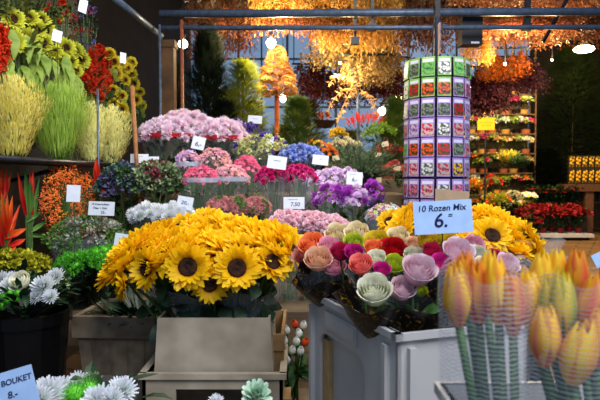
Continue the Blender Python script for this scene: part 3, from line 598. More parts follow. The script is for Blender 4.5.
# lower crate: walls, with a window cut in the front
for (cx, cy, w, d) in ((0, D2/2-.005, W2, .01), (-W2/2+.005, 0, .01, D2), (W2/2-.005, 0, .01, D2)): b.box((cx, cy, HC/2), (w, d, HC))
hx0, hx1, hz0, hz1 = -.105, .085, .06, HC-.045
b.box(((-W2/2+hx0)/2, -D2/2+.005, HC/2), (hx0+W2/2, .01, HC)); b.box(((W2/2+hx1)/2, -D2/2+.005, HC/2), (W2/2-hx1, .01, HC))
b.box(((hx0+hx1)/2, -D2/2+.005, (HC+hz1)/2), (hx1-hx0, .01, HC-hz1)); b.box(((hx0+hx1)/2, -D2/2+.005, hz0/2), (hx1-hx0, .01, hz0)); b.box((0, 0, .005), (W2, D2, .01))
obj('lower_crate', b.mesh('lower_crate', CRATE), t)
b = MB()
for sx, w, d, cx, cy in ((0, W2+.02, .02, 0, -D2/2), (0, W2+.02, .02, 0, D2/2), (0, .02, D2, -W2/2, 0), (0, .02, D2, W2/2, 0)): b.box((cx, cy, HC-.006), (w, d, .016))
obj('rim', b.mesh('rim', CRATE), t)
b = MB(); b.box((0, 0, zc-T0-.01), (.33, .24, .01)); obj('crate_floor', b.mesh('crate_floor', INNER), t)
SG = 'sunflowers in the beige crate'
def sunflower(px, py, D, nrm, sc, label, group, zb, bx, by, leaves=1, name='sunflower'):
    h = P(px, py, D); base = Vector((bx, by, zb)); t = thing(name, base, label, 'flower', group); q = q_to(nrm); n = Vector(nrm).normalized()
    hd = obj('petals', pick(SUNP if group is None else SUNF), t, h-base, q, sc); obj('disc', DISC, hd); obj('sepals', SEP, hd, (0, 0, -.004))
    obj('stem', stem_mesh((0, 0, 0), h-base-n*.02, .0055, 6, bend=(h-base)*.6-n*.07), t)
    for j in range(leaves):
        f = R.uniform(.5, .85); a = R.uniform(0, 6.28); pp = (h-base)*.6*f*1.2-n*.03
        obj('leaf', LEAF, t, pp, q_to((cos(a)*.4, -.5+sin(a)*.4, .7)), R.uniform(.5, .8), R.choice((G, GD)))
front = [(188, 267, 1.66, (.02, -1, .12), 1.0, 'large sunflower facing front with a full dark centre, left of the pair'),
 (237, 268, 1.67, (.12, -1, .2), 1.0, 'large sunflower facing front with a full dark centre, right of the pair'),
 (210, 284, 1.69, (.05, -1, -.25), .84, 'smaller drooping sunflower hanging between and below the facing pair'),
 (147, 268, 1.72, (-.6, -.75, .1), .95, 'sunflower seen side on just left of the facing pair'),
 (123, 284, 1.76, (-.95, -.4, -.1), .8, 'lowest sunflower at the left end of the domed mass, seen edge on'),
 (272, 262, 1.74, (.5, -.8, .45), .9, 'sunflower right of the facing pair showing a sliver of centre'),
 (293, 252, 1.80, (.85, -.4, .4), .9, 'sunflower at the right end of the domed mass, seen edge on'),
 (207, 220, 1.97, (.1, -.6, .8), .85, 'sunflower at the very top of the domed mass')]
for px, py, D, n, sc, lab in front:
    u = (px-207)/90; sunflower(px, py, D, n, sc*1.03, lab, None, T0+.35 if False else zc+.0, BK[0]+u*.11, BK[1]+R.uniform(-.08, .0))
for px, py, D in ((181, 229, 1.95), (230, 228, 1.93), (158, 236, 1.92), (253, 233, 1.92), (277, 238, 1.9), (135, 247, 1.85), (196, 238, 1.86), (219, 240, 1.86), (243, 245, 1.82), (172, 245, 1.82), (150, 253, 1.8), (265, 247, 1.82), (212, 252, 1.77), (190, 247, 1.8), (128, 262, 1.8), (164, 258, 1.74), (118, 272, 1.8), (232, 252, 1.76), (288, 243, 1.86), (250, 252, 1.76), (138, 258, 1.85), (205, 262, 1.74), (202, 230, 1.92), (145, 240, 1.9), (180, 252, 1.76), (222, 246, 1.8), (262, 238, 1.87), (158, 246, 1.83), (240, 236, 1.88), (278, 250, 1.8), (126, 254, 1.84)):
    u = (px-207)/90; w = (250-py)/40
    sunflower(px, py, D, (u*.9, -.42+.15*w, 1), 1.2, 'sunflower with overlapping petals in the domed mass over the beige crate', SG, zc, BK[0]+u*.11, BK[1]+w*.06, 1)
# leaves and wrapping at the crate mouth
t = thing('leaf_collar', (BK[0], BK[1], zc+.002), 'dark green leaves hanging over the rim of the beige crate', 'leaves')
for i in range(95):
    u = R.uniform(-1, 1); v = R.uniform(-1, .4)
    obj('leaf', LEAF, t, (u*.15, v*.11, zt-zc+R.uniform(.02, .11)), q_to((u*.8+.2, v*.6-.3, R.uniform(.2, .9))), R.uniform(.45, .8), R.choice((G, GD, GD)))
b = MB()
for u0 in (-.09, .09):
    kk = []
    for j, (r, z) in enumerate(((.075, .0), (.085, zt-zc+.01), (.12, zt-zc+.05), (.15, zt-zc+.07))):
        kk.append([b.add((u0+r*cos(2*PI*i/24)*(.92 if j < 2 else 1)*(1+.06*sin(3*i)*(j > 1)), r*sin(2*PI*i/24)*.95, z+.012*sin(i*1.9)*(j > 1)), (i/24, j/3)) for i in range(24)])
    for A, B in zip(kk, kk[1:]):
        for i in range(24): b.face(A[i], A[(i+1) % 24], B[(i+1) % 24], B[i])
o = obj('sleeve', b.mesh('sleeve', HAZY, True)); o.location = (BK[0], BK[1]-.0, zc+.002); o.name = 'flower_sleeve'; tag(o, 'crumpled clear film around the sunflower stems at the crate rim', 'film sleeve')
# whitewashed crate to the left
WW = mat('whitewashed_wood', (128, 112, 90), (84, 70, 54), scale=16, rough=.8, rnd=0)
p = P(128, 318, 1.93); zt2 = p.z
t = thing('flower_crate', (p.x+.0, p.y+.15, T0+.002), 'tapered whitewashed wooden crate left of the beige crate', 'crate', rz=-.06)
b = MB(); H = zt2-T0; frustum(b, .29, .22, .345, .28, 0, H, .012, True)
for i in range(1, 6):
    x = -.5+i/6; b.tube([(x*.29, -.112, .01), (x*.345, -.1415, H-.08)], .002, .002, 4)
obj('staves', b.mesh('staves', WW), t)
b = MB(); frustum(b, .358, .294, .362, .298, H-.07, H+.0, .008); obj('rim_band', b.mesh('rim_band', WW), t)
obj('foliage', leaf_mass(140, .08, .13, .05, .09, .03, GD, z0=H-.06), t)
# small wooden crate edge to the right of the beige one
t = thing('wooden_crate', (P(277, 340, 1.9).x, 1.98, T0+.002), 'narrow pale wooden slat crate squeezed right of the beige crate', 'crate')
b = MB(); hh = P(277, 328, 1.9).z-T0
for sx in (-1, 1): b.box((sx*.02, 0, hh/2), (.01, .36, hh))
b.box((0, -.175, hh/2), (.04, .01, hh)); b.box((0, .175, hh/2), (.04, .01, hh)); obj('slats', b.mesh('slats', WOOD), t)
b = MB(); b.box((0, -.18, hh-.02), (.055, .012, .05)); b.box((0, -.18, .06), (.055, .012, .05)); obj('corner_strip', b.mesh('corner_strip', WOOD), t)
pc = P(283, 396, 1.72); b = MB(); b.box((0, 0, (pc.z-T0)/2), (.035, .1, pc.z-T0)); o = obj('wooden_block', b.mesh('wooden_block', WOOD)); o.location = (pc.x+.005, 1.74, T0+.002); tag(o, 'short pale wooden end piece low beside the white tulips', 'wood block')
# white tulips between the crates
TW = col('tulip_white', (206, 216, 190), (244, 242, 234)); TR = col('tulip_red', (196, 30, 20), (236, 90, 40))
wt = [(287, 334, TW), (300, 337, TW), (291, 354, TW), (300, 355, TW), (288, 364, TW), (297, 345, TW), (296, 328, TR), (304, 346, TR), (284, 345, TW), (303, 329, TW)]
for i, (px, py, m) in enumerate(wt):
    D = 1.93+(345-py)*.002; h = P(px, py, D); base = Vector((P(294, 350, 2.0).x+R.uniform(-.02, .02), 2.02+R.uniform(-.02, .02), T0+.01)); red = m is TR
    lab = ('orange red tulip bud low between the crates, %s' % ('upper one' if i == 6 else 'right one')) if red else 'small closed white tulip low between the two crates'
    t = thing('tulip', base, lab, 'flower', None if red else 'white tulips between the crates')
    obj('bloom', TUL[0], t, h-base, q_to((R.uniform(-.3, .3), -.4, 1)), .5, m); obj('stem', stem_mesh((0, 0, 0), h-base, .0035), t)
    for j in range(3): obj('leaf', m_leafblade(.16, .03, G, .5), t, (h-base)*R.uniform(.35, .75), q_to((R.uniform(-.7, .7), -.3, .5)), .8)
# ================================================================== FAR SUNFLOWERS (RIGHT)
b = MB(); c = P(462, 262, 2.05); 
bucket_at((c.x-.09, 2.06), T0+.003, .11, .3, 'dark bucket under the left part of the far sunflowers'); bucket_at((c.x+.19, 2.03), T0+.003, .11, .3, 'dark bucket under the right part of the far sunflowers')
far = [(492, 236, 1.9, (.1, -.85, .6), 1.0, 'far sunflower showing its whole face, in the middle right of the card'), (390, 222, 2.2, (-.3, -.7, .6), .8, 'far sunflower left of the blue card, leftmost of all'),
 (537, 252, 1.95, (.95, -.4, 0), .95, 'far sunflower at the lower right end, seen edge on'), (530, 236, 2.0, (.85, -.4, .5), .9, 'far sunflower at the upper right end of the group')]
for px, py, D, n, sc, lab in far: sunflower(px, py, D, n, sc, lab, None, T0+.28, (c.x+.19 if px > 460 else c.x-.09)+R.uniform(-.04, .04), 2.04+R.uniform(-.03, .03), 1)
for px, py, D in ((402, 228, 2.1), (476, 224, 2.15), (488, 216, 2.2), (499, 222, 2.15), (512, 228, 2.1), (506, 238, 2.0), (520, 240, 2.0), (482, 246, 1.92), (465, 246, 1.95), (512, 250, 1.92), (474, 234, 2.05), (484, 229, 2.15), (525, 248, 1.98), (408, 218, 2.15), (470, 218, 2.2), (398, 236, 2.0), (452, 240, 2.0), (500, 230, 2.06)):
    sunflower(px, py, D, ((px-480)/90, -.35, .95), 1.12, 'sunflower seen side on in the far group around the blue card', 'far sunflowers', T0+.28, (c.x+.19 if px > 460 else c.x-.09)+R.uniform(-.05, .05), 2.04+R.uniform(-.04, .04), 1)
kk = []; b = MB()
for j, (r, z) in enumerate(((.08, .0), (.1, .15), (.13, .24), (.15, .28))):
    kk.append([b.add((r*cos(2*PI*i/24)*(1+.04*sin(i*2)), r*sin(2*PI*i/24)*.7, z+.01*sin(i*1.9)), (i/24, j/3)) for i in range(24)])
for A, B in zip(kk, kk[1:]):
    for i in range(24): b.face(A[i], A[(i+1) % 24], B[(i+1) % 24], B[i])
o = obj('flower_sleeve', b.mesh('flower_sleeve', HAZY, True)); o.location = (c.x+.19, 2.04, T0+.29); tag(o, 'grey film around the right half of the far sunflowers', 'film sleeve')
t = thing('leaf_collar', (c.x+.02, 2.03, T0+.31), 'dark leaves under the far sunflowers', 'leaves')
for i in range(60):
    u = R.uniform(-1, 1.0); obj('leaf', LEAF, t, (u*.3, R.uniform(-.1, .1), R.uniform(.0, .17)), q_to((u*.8, -.4, R.uniform(.1, .6))), R.uniform(.7, 1.2), R.choice((G, GD)))
# cards
card(443, 217, 58, 33, 1.34, 'large pale blue handwritten card reading 10 Rozen Mix 6, standing in the roses', [('10 Rozen Mix', .26, -.02, .27), ('6.', .6, -.05, -.12), ('=', .24, .12, .03)], roll=3.5, yaw=-4, lean=-.1, stake=.3, paper=BLUEP)
card(452, 203, 36, 26, 1.75, 'bare brown cardboard back of a card behind the blue one', roll=-5, yaw=10, stake=.25, paper=mat('cardboard', (176, 146, 112), (160, 130, 98), rnd=0))
card(14, 390, 44, 40, 1.06, 'pale blue handwritten card reading BOUKET at the lower left corner', [('BOUKET', .2, .1, .22), ('8.-', .24, -.05, -.1)], roll=16, yaw=4, stake=.1, paper=BLUEP)
card(601, 259, 16, 14, 1.6, 'pale blue card cut off at the right edge above the tulips', roll=25, stake=.53, paper=BLUEP)
card(256, 399, 18, 8, 1.2, 'bottom edge card scrap', stake=.05) if False else None
# ================================================================== WHITE BUCKET WITH ROSES
WHP = mat('white_plastic', (196, 192, 186), (178, 174, 168), scale=6, rough=.4, rnd=0); TANP = mat('tan_plastic', (196, 160, 106), (170, 134, 84), rnd=0)
A = Vector((P(398, 333, 1.12).x, 1.12)); zr = P(398, 333, 1.12).z; Bp = Vector((P(311, 290, DZ(290, zr)).x, DZ(290, zr)))
e1 = Bp-A; L1 = e1.length; e1.normalize(); e2 = Vector((-e1.y, e1.x)); e2 = e2 if e2.x > 0 else -e2; W3 = .30; HB = zr-T0-.002
t = thing('flower_bucket', (A.x, A.y, T0+.002), 'big white plastic flower bucket with a cut out side under the roses', 'bucket')
def BP(s, w, z): return (e1.x*s+e2.x*w, e1.y*s+e2.y*w, z)
def slab(mb, s0, s1, z0, z1, w0, w1):
    k = [mb.add(BP(s, w, z), (s, z)) for s in (s0, s1) for w in (w0, w1) for z in (z0, z1)]
    for q in ((0, 1, 3, 2), (4, 6, 7, 5), (0, 4, 5, 1), (2, 3, 7, 6), (0, 2, 6, 4), (1, 5, 7, 3)): mb.face(*[k[i] for i in q])
# left side wall (along e1 at w=0) with opening
def s_at(px):       # position along the side where column px falls
    u = (px-300)/600; return (u*A.y-A.x)/(e1.x-u*e1.y)
sa, sb = s_at(366), s_at(320); ot = HB-.09
b = MB(); th = .008
for s0, s1, z0, z1 in ((0, sa, 0, HB), (sb, L1, 0, HB), (sa, sb, ot, HB), (sa, sb, 0, .06)): slab(b, s0, s1, z0, z1, 0, th)
for s, z, d in ((sa, ot, 1), (sb, ot, -1)):  # rounded upper corners of the opening
    k0 = b.add(BP(s, 0, z)); k1 = b.add(BP(s, th, z)); prev = None
    for i in range(7):
        an = PI/2*i/6; r = .04; ss = s+d*(r-r*sin(an)); zz = z-(r-r*cos(an)); q = (b.add(BP(ss, 0, zz)), b.add(BP(ss, th, zz)))
        if prev: b.face(k0, prev[0], q[0]); b.face(k1, q[1], prev[1]); b.face(prev[0], prev[1], q[1], q[0])
        prev = q
slab(b, 0, th, 0, HB, 0, W3); slab(b, L1-th, L1, 0, HB, 0, W3); slab(b, 0, L1, 0, HB, W3-th, W3)
obj('outer_wall', b.mesh('outer_wall', WHP), t)
b = MB(); slab(b, -.01, L1+.01, HB-.014, HB, -.01, .006); slab(b, -.01, .008, HB-.014, HB, -.01, W3+.01); slab(b, L1-.006, L1+.01, HB-.014, HB, -.01, W3+.01); slab(b, -.01, L1+.01, HB-.014, HB, W3-.006, W3+.01); obj('rim', b.mesh('rim', WHP), t)
sc_, sd = s_at(359), s_at(327)
b = MB(); slab(b, sc_, sd, HB-.072, HB-.03, -.006, .0); slab(b, sc_+.008, sd-.008, HB-.066, HB-.036, -.008, -.006); obj('raised_plate', b.mesh('raised_plate', WHP), t)
b = MB(); slab(b, .03, L1-.03, .01, HB-.04, .022, .028); slab(b, 0, L1, 0, .008, 0, W3); obj('inner_wall', b.mesh('inner_wall', WHP), t)
b = MB(); slab(b, sb-.035, sb-.0, 0.06, ot-.02, .009, .021); obj('inner_rib', b.mesh('inner_rib', TANP), t)
for q4 in ((.03, .045, -.012, 0), (-.012, 0, .02, .035), (L1-.03, L1-.015, -.012, 0)):
    b = MB(); slab(b, q4[0], q4[1], .0, HB-.03, q4[2], q4[3]); obj('corner_rib', b.mesh('corner_rib', WHP), t)
slot = Vector((A.x+e1.x*L1/2+e2.x*W3/2, A.y+e1.y*L1/2+e2.y*W3/2))
RB = [ # px, py, D, colour, diameter in px, label
 (374, 291, 1.10, 'whitegreen', 40, 'large greenish white rose, lowest in the front bouquet'), (402, 289, 1.12, 'palepink', 30, 'pink rose low in the front bouquet right of the greenish white one'),
 (419, 271, 1.12, 'palepink', 40, 'largest pale pink rose, wide open in the front bouquet'), (361, 265, 1.16, 'coral', 26, 'coral rose at the left of the front bouquet'),
 (376, 259, 1.2, 'whitegreen', 23, 'white rose behind the magenta one in the front bouquet'), (382, 270, 1.15, 'magenta', 20, 'magenta rose in the middle of the front bouquet'),
 (394, 264, 1.2, 'lime', 22, 'greenish rose between the magenta and the pale pink one'), (393, 250, 1.27, 'red', 28, 'deep red rose at the middle back of the bouquets'),
 (414, 257, 1.24, 'whitegreen', 24, 'white rose behind the largest pale pink one'), (374, 249, 1.28, 'orange', 23, 'orange rose left of the deep red one'),
 (377, 242, 1.32, 'yellow', 26, 'yellow rose behind the orange and deep red ones'), (354, 243, 1.32, 'lime', 24, 'lime green rose left of the yellow one'),
 (341, 252, 1.27, 'crimson', 22, 'crimson rose between the peach and coral ones'), (354, 253, 1.24, 'magenta', 22, 'purplish pink rose left of the orange one'),
 (318, 260, 1.3, 'peach', 30, 'pale peach rose lowest in the left bouquet'), (312, 245, 1.36, 'orange', 28, 'orange rose at the far left of the bouquets'),
 (329, 247, 1.34, 'pink', 24, 'pink rose behind film in the left bouquet'), (338, 235, 1.4, 'cream', 28, 'cream rose at the back left under film'), (357, 233, 1.4, 'cream', 26, 'pale cream rose behind the lime green one'),
 (398, 237, 1.4, 'cream', 24, 'pale yellow rose left of the blue card'), (414, 246, 1.32, 'peach', 22, 'peach rose below the left end of the blue card'),
 (428, 241, 1.26, 'yellow', 24, 'yellow rose under the left half of the blue card'), (445, 238, 1.27, 'yellow', 26, 'bright yellow rose under the middle of the blue card'),
 (432, 252, 1.22, 'crimson', 22, 'crimson rose under the bright yellow one'), (458, 252, 1.16, 'palepink', 32, 'pale pink rose right of the crimson one under the blue card'),
 (441, 264, 1.14, 'magenta', 24, 'magenta rose right of the largest pale pink one'), (474, 245, 1.26, 'pink', 22, 'pink rose under the right corner of the blue card'),
 (478, 256, 1.18, 'whitegreen', 26, 'greenish white rose at the right of the bouquets'), (494, 258, 1.2, 'crimson', 20, 'crimson rose at the far right before the sunflowers'), (508, 264, 1.16, 'palepink', 24, 'pale pink rose at the far right over the tulips'),
 (462, 266, 1.1, 'coral', 22, 'coral rose behind the left tulips'), (484, 268, 1.08, 'cream', 24, 'cream rose behind the left tulips'), (420, 290, 1.17, 'lime', 18, 'small green white rose at the right edge of the front bouquet'),
 (334, 266, 1.3, 'pink', 26, 'pink rose half covered by film beside the peach one'), (303, 256, 1.4, 'coral', 22, 'coral rose at the extreme left of the bouquets')]
def cone(mb, bot, top, rb, rt, n=26, jag=.0, dx=None):
    bot, top = Vector(bot), Vector(top); d = (top-bot).normalized(); a = d.orthogonal().normalized(); c2 = d.cross(a); rings = []
    for j in range(4):
        f = j/3; r = rb+(rt-rb)*f**.8
        rings.append([mb.add(bot+(top-bot)*f+(a*cos(2*PI*i/n)+c2*sin(2*PI*i/n))*r*(1+.04*sin(i*2.3)*f)+d*(jag*sin(i*1.3)*(j == 3)), (i/n, f)) for i in range(n)])
    for A_, B_ in zip(rings, rings[1:]):
        for i in range(n): mb.face(A_[i], A_[(i+1) % n], B_[(i+1) % n], B_[i])
for px, py, D, cname, dia, lab in RB:
    D = D+(.13 if px > 340 else .2)
    h = P(px, py, D); f = max(0, min(1, (px-305)/190)); base = Vector((slot.x*.5+h.x*.5, slot.y*.5+h.y*.5, T0+.02))
    base.x = min(max(base.x, slot.x-.1), slot.x+.14); base.y = min(max(base.y, slot.y-.1), slot.y+.08)
    t = thing('rose', base, lab, 'flower'); sc = S(dia, D)/.066; n = Vector((R.uniform(-.25, .25)+(px-400)*.003, -.85, 1)); q = q_to(n); n.normalize(); c0 = h-n*.022*sc-base
    hd = obj('bloom', pick(ROSE), t, c0, q, sc, ROSEC[cname]); obj('calyx', CALYX, hd); obj('stem', stem_mesh((0, 0, 0), c0-n*.012*sc, .0032), t)
    obj('leaf', LEAF, t, c0*.93, q_to((R.uniform(-1, 1), .3, .8)), .36, G)
BW = mat('black_gold_wrap', (14, 11, 12), (150, 112, 30), scale=34, rough=.35, rnd=0, pos=(.60, .66)); BW.node_tree.nodes['Noise Texture'].inputs['Distortion'].default_value = 3.5
def wrapper(pxc, pyc, D, rt, length, label, m, bot=None, jag=.01, n=(.0, -.35, 1), liner=None):
    top = P(pxc, pyc, D); n = Vector(n).normalized(); bt = top-n*length; mb = MB(); cone(mb, (0, 0, 0), top-bt, rt*.45, rt, jag=jag)
    o = obj('flower_sleeve', mb.mesh('flower_sleeve', m, True)); o.location = bt; tag(o, label, 'wrapping')
    return o
wrapper(397, 291, 1.27, .135, .11, 'black and gold patterned wrapping around the front rose bouquet', BW, n=(-.05, -.12, 1))
wrapper(324, 268, 1.50, .09, .11, 'black and gold wrapping of the left rose bouquet over the white bucket', BW, n=(-.45, -.3, 1))
wrapper(402, 272, 1.33, .125, .12, 'clear film rising around the front rose bouquet', CLEAR, n=(.05, -.2, 1), jag=.015)
wrapper(328, 254, 1.54, .10, .13, 'clear film around the peach and pink roses on the left', HAZY, jag=.02)
wrapper(352, 244, 1.58, .09, .14, 'crinkled film around the cream roses at the back', HAZY, jag=.02)
wrapper(470, 262, 1.36, .115, .14, 'clear film around the roses under the blue card', CLEAR, jag=.02)
t = thing('leaf_collar', (slot.x, slot.y, zr-.05), 'green leaves between the rose stems over the white bucket', 'leaves')
for i in range(60):
    u = R.uniform(-1, 1); w = R.uniform(-.8, 1); obj('leaf', LEAF, t, (e1.x*u*.2+e2.x*w*.12, e1.y*u*.2+e2.y*w*.12, R.uniform(.0, .09)), q_to((R.uniform(-1, 1), R.uniform(-.6, .8), 1)), R.uniform(.3, .5), R.choice((G, GD, GD)))
# ================================================================== TULIPS
TS = .76+.002
t = thing('flower_bucket', (.305, .565, TS), 'pale plastic bucket holding the netted tulips', 'bucket')
zq = P(434, 380, .69).z-TS
b = MB(); frustum(b, .28, .22, .29, .23, 0, zq, .005, True); obj('tub', b.mesh('tub', WHP), t)
b = MB(); frustum(b, .30, .24, .30, .24, zq-.012, zq, .01); obj('rim', b.mesh('rim', WHP), t)
tx = t.location.x
TU = [(457, 294, .62, 25, 62, 'pinkish yellow tulip at the far left of the left net'), (477, 291, .64, 26, 62, 'orange tulip, second from the left in the left net'), (497, 290, .62, 24, 66, 'deep orange tulip in the middle of the left net'),
 (466, 276, .68, 22, 50, 'orange tulip tip behind the second one in the left net'), (512, 303, .61, 22, 62, 'tall orange tulip at the right side of the left net'), (488, 274, .69, 20, 50, 'yellow tulip behind the middle of the left net'),
 (530, 300, .64, 24, 60, 'yellow tulip at the left of the right net'), (550, 304, .62, 24, 60, 'yellow orange tulip beside the green streaked one'), (563, 302, .60, 24, 64, 'green streaked yellow tulip in the right net'), (540, 276, .70, 22, 48, 'orange yellow tulip tip at the back of the right net'),
 (556, 272, .71, 20, 46, 'yellow tulip tip high at the back of the right net'), (577, 275, .69, 22, 52, 'orange tulip high at the right of the right net'), (579, 352, .56, 32, 64, 'large yellow orange tulip lowest in the right net'), (592, 302, .6, 24, 62, 'orange tulip near the right edge of the picture'), (600, 335, .57, 28, 62, 'tulip cut off by the right edge of the picture'), (545, 335, .58, 28, 60, 'pinkish orange tulip low in the middle of the right net')]
TPK = mat('tulip_pink_yellow', (214, 96, 110), (250, 206, 60), mode='v', trans=.35, rnd=.05, pos=(.05, .7)); TYE = mat('tulip_yellow', (244, 150, 30), (252, 214, 50), mode='v', trans=.35, rnd=.05, pos=(.05, .7)); TGR = mat('tulip_green_yellow', (120, 160, 50), (246, 214, 60), mode='v', trans=.35, rnd=0, pos=(.1, .7))
TBL = m_leafblade(.2, .03, G, .5)
for i, (px, py, D, wd, ht, lab) in enumerate(TU):
    D = .53+(D-.56)*.75; h = P(px, py, D); g = -.08 if px < 522 else .03; base = Vector((tx+g+R.uniform(-.02, .02), .58+R.uniform(-.03, .03), TS+.01)); t = thing('tulip', base, lab, 'flower')
    n = Vector((R.uniform(-.1, .1)+(px-520)*.001, R.uniform(-.1, .0), 1)).normalized(); sc = (S(wd, D)/.043, S(wd, D)/.043, S(ht, D)/.062); c0 = h-n*.033*sc[2]-base
    m = TPK if 'pinkish' in lab else TGR if 'green' in lab else TYE if 'yellow' in lab else None
    obj('bloom', TUL[i % 2], t, c0, q_to(n), sc, m); obj('stem', stem_mesh((0, 0, 0), c0, .0052, 6), t)
    if i % 2: obj('leaf', TBL, t, c0*.5, q_to((R.uniform(-.3, .3), -.2, 1)), .75)
NET = film('netting', (240, 243, 248), .05, net=True, rough=.4)
for cx, lab, cy, hx, hy, D in ((484, 'white netted sleeve around the left tulips', 268, .043, .06, .59), (570, 'white netted sleeve around the right tulips', 268, .052, .075, .575)):
    c = P(cx, cy, D); bz = TS+zq-.12; b = MB(); n = 48; rings = []
    for j in range(9):
        f = j/8; k = .86+.16*f
        rings.append([b.add((hx*k*cos(2*PI*i/n), hy*k*sin(2*PI*i/n), (c.z-bz)*f+(.006*sin(i*.9) if j == 8 else 0)), (i/n, f)) for i in range(n+1)])
    for A_, B_ in zip(rings, rings[1:]):
        for i in range(n): b.face(A_[i], A_[i+1], B_[i+1], B_[i])
    o = obj('net_sleeve', b.mesh('net_sleeve', NET, True)); o.location = (c.x, c.y, bz); tag(o, lab, 'net sleeve')
# ================================================================== LEFT WHITE BOUQUETS
LB = [(10, 288, 1.85, SPIDER, WHITE, 1.0, 'white spidery bloom at the far left edge'), (24, 285, 1.85, 'r', 'whitegreen', 1.0, 'round greenish white bloom in the left white bouquet'), (44, 288, 1.8, SPIDER, WHITE, 1.15, 'large white spidery bloom in the middle of the left white bouquet'), (56, 278, 1.86, SPIDER, WHITE, .9, 'white spidery bloom at the upper right of the left bouquet'),
 (36, 298, 1.78, MUM, WHITE, .7, 'small white bloom low in the left white bouquet'), (51, 297, 1.78, MUM, WHITE, .8, 'white bloom at the lower right of the left white bouquet'), (2, 280, 1.9, MUM, WHITE, .9, 'white bloom cut off by the left edge of the picture'), (12, 277, 1.92, MUM, WHITE, .6, 'small white bloom at the back of the left white bouquet')]
bucket_at((P(24, 300, 1.9).x, 1.9), T0+.003, .14, P(24, 318, 1.8).z-T0, 'black bucket under the left white bouquet')
t = thing('mixed_bouquet', (P(26, 300, 1.88).x, 1.88, P(24, 318, 1.8).z-.02), 'left white bouquet with spidery white blooms and green buttons in the black bucket', 'bouquet')
bl = t.location
for px, py, D, me, m, sc, lab in LB: obj('bloom', ROSE[1] if me == 'r' else me, t, P(px, py, D)-bl, q_to((R.uniform(-.3, .3), -.8, .7)), sc, ROSEC[m] if me == 'r' else m, label=lab)
for px, py in ((3, 296), (8, 300), (15, 299), (2, 306), (10, 293), (18, 293)): obj('green_button', BUTTON, t, P(px, py, 1.8)-bl, q_to((0, -.8, .6)), .62, BG)
for i in range(16): obj('filler', LEAFY, t, P(R.uniform(0, 62), R.uniform(274, 300), R.uniform(1.86, 1.95))-bl, q_to((0, -.5, .8)), .8, R.choice((GD, G, mat('green_white', (170, 190, 140), (100, 140, 70)))))
obj('foliage', leaf_mass(90, .06, .14, .1, .08, .03, GD), t)
bunch('yellow_bunch', 'low yellow green blooms behind the left white bouquet', 'flower bunch', P(14, 268, 2.25), .12, .05, .843, 40, [CARN, LEAFY], [mat('mustard', (186, 176, 30), (150, 150, 30))], .8, ry=.08, sleeve=None, leafm=GD)
q = P(20, 300, 1.95)
# bottom left bouquet
bx = P(82, 395, 1.25)
t = thing('mixed_bouquet', (bx.x, 1.25, T0+.003), 'white and green bouquet at the bottom beside the BOUKET card', 'bouquet'); bl = t.location
for px, py, D, me, m, sc in ((48, 396, 1.2, SPIDER, WHITE, 1.1), (62, 391, 1.25, MUM, WHITE, 1.0), (75, 395, 1.18, BUTTON, BG, 1.3), (88, 392, 1.2, BUTTON, BG, 1.4), (99, 403, 1.15, SPIDER, WHITE, 1.0), (122, 392, 1.22, SPIDER, WHITE, .9), (40, 400, 1.15, MUM, WHITE, .9), (92, 384, 1.28, MUM, mat('green_white', (0, 0, 0)), .8), (78, 383, 1.3, MUM, WHITE, .8), (112, 400, 1.15, MUM, WHITE, .8)):
    obj('bloom', me, t, P(px, py, D)-bl, q_to((R.uniform(-.3, .3), -.6, .8)), sc, m)
for px, py, n, sc in ((104, 388, (.9, -.3, .6), .5), (98, 386, (.3, -.6, 1), .45), (70, 380, (0, -.3, 1), .25), (64, 394, (0, -.8, .6), .35), (128, 392, (.8, -.3, .5), .3)): obj('leaf', LEAF, t, P(px, py, 1.24)-bl, q_to(n), sc, G)
obj('stems', bundle_stems(20, .04, .12, .33), t); obj('foliage', leaf_mass(60, .06, .13, .33, .08, .03, GD), t)
b = MB(); b.lathe([(.05, 0), (.06, .15), (.10, .28), (.12, .32)], 28); obj('sleeve', b.mesh('sleeve', CLEAR, True), t)
h = P(257, 396, 1.3); base = Vector((h.x, 1.33, T0+.003)); t = thing('rosette_flower', base, 'single pale green rosette bloom at the bottom in front of the beige crate', 'flower')
obj('bloom', m_mum(36, .036, .018, mat('mint_petal', (150, 200, 160), (206, 232, 204), mode='u')), t, h-base, q_to((.1, -.6, 1)), 1); obj('stem', stem_mesh((0, 0, 0), h-base, .004), t)
h = P(216, 402, 1.4); base = Vector((h.x, 1.42, T0+.003)); t = thing('small_white_flower', base, 'small white bloom at the bottom before the opening of the beige crate', 'flower'); obj('bloom', MUM, t, h-base, q_to((0, -.5, 1)), .6, WHITE); obj('stem', stem_mesh((0, 0, 0), h-base, .003), t)
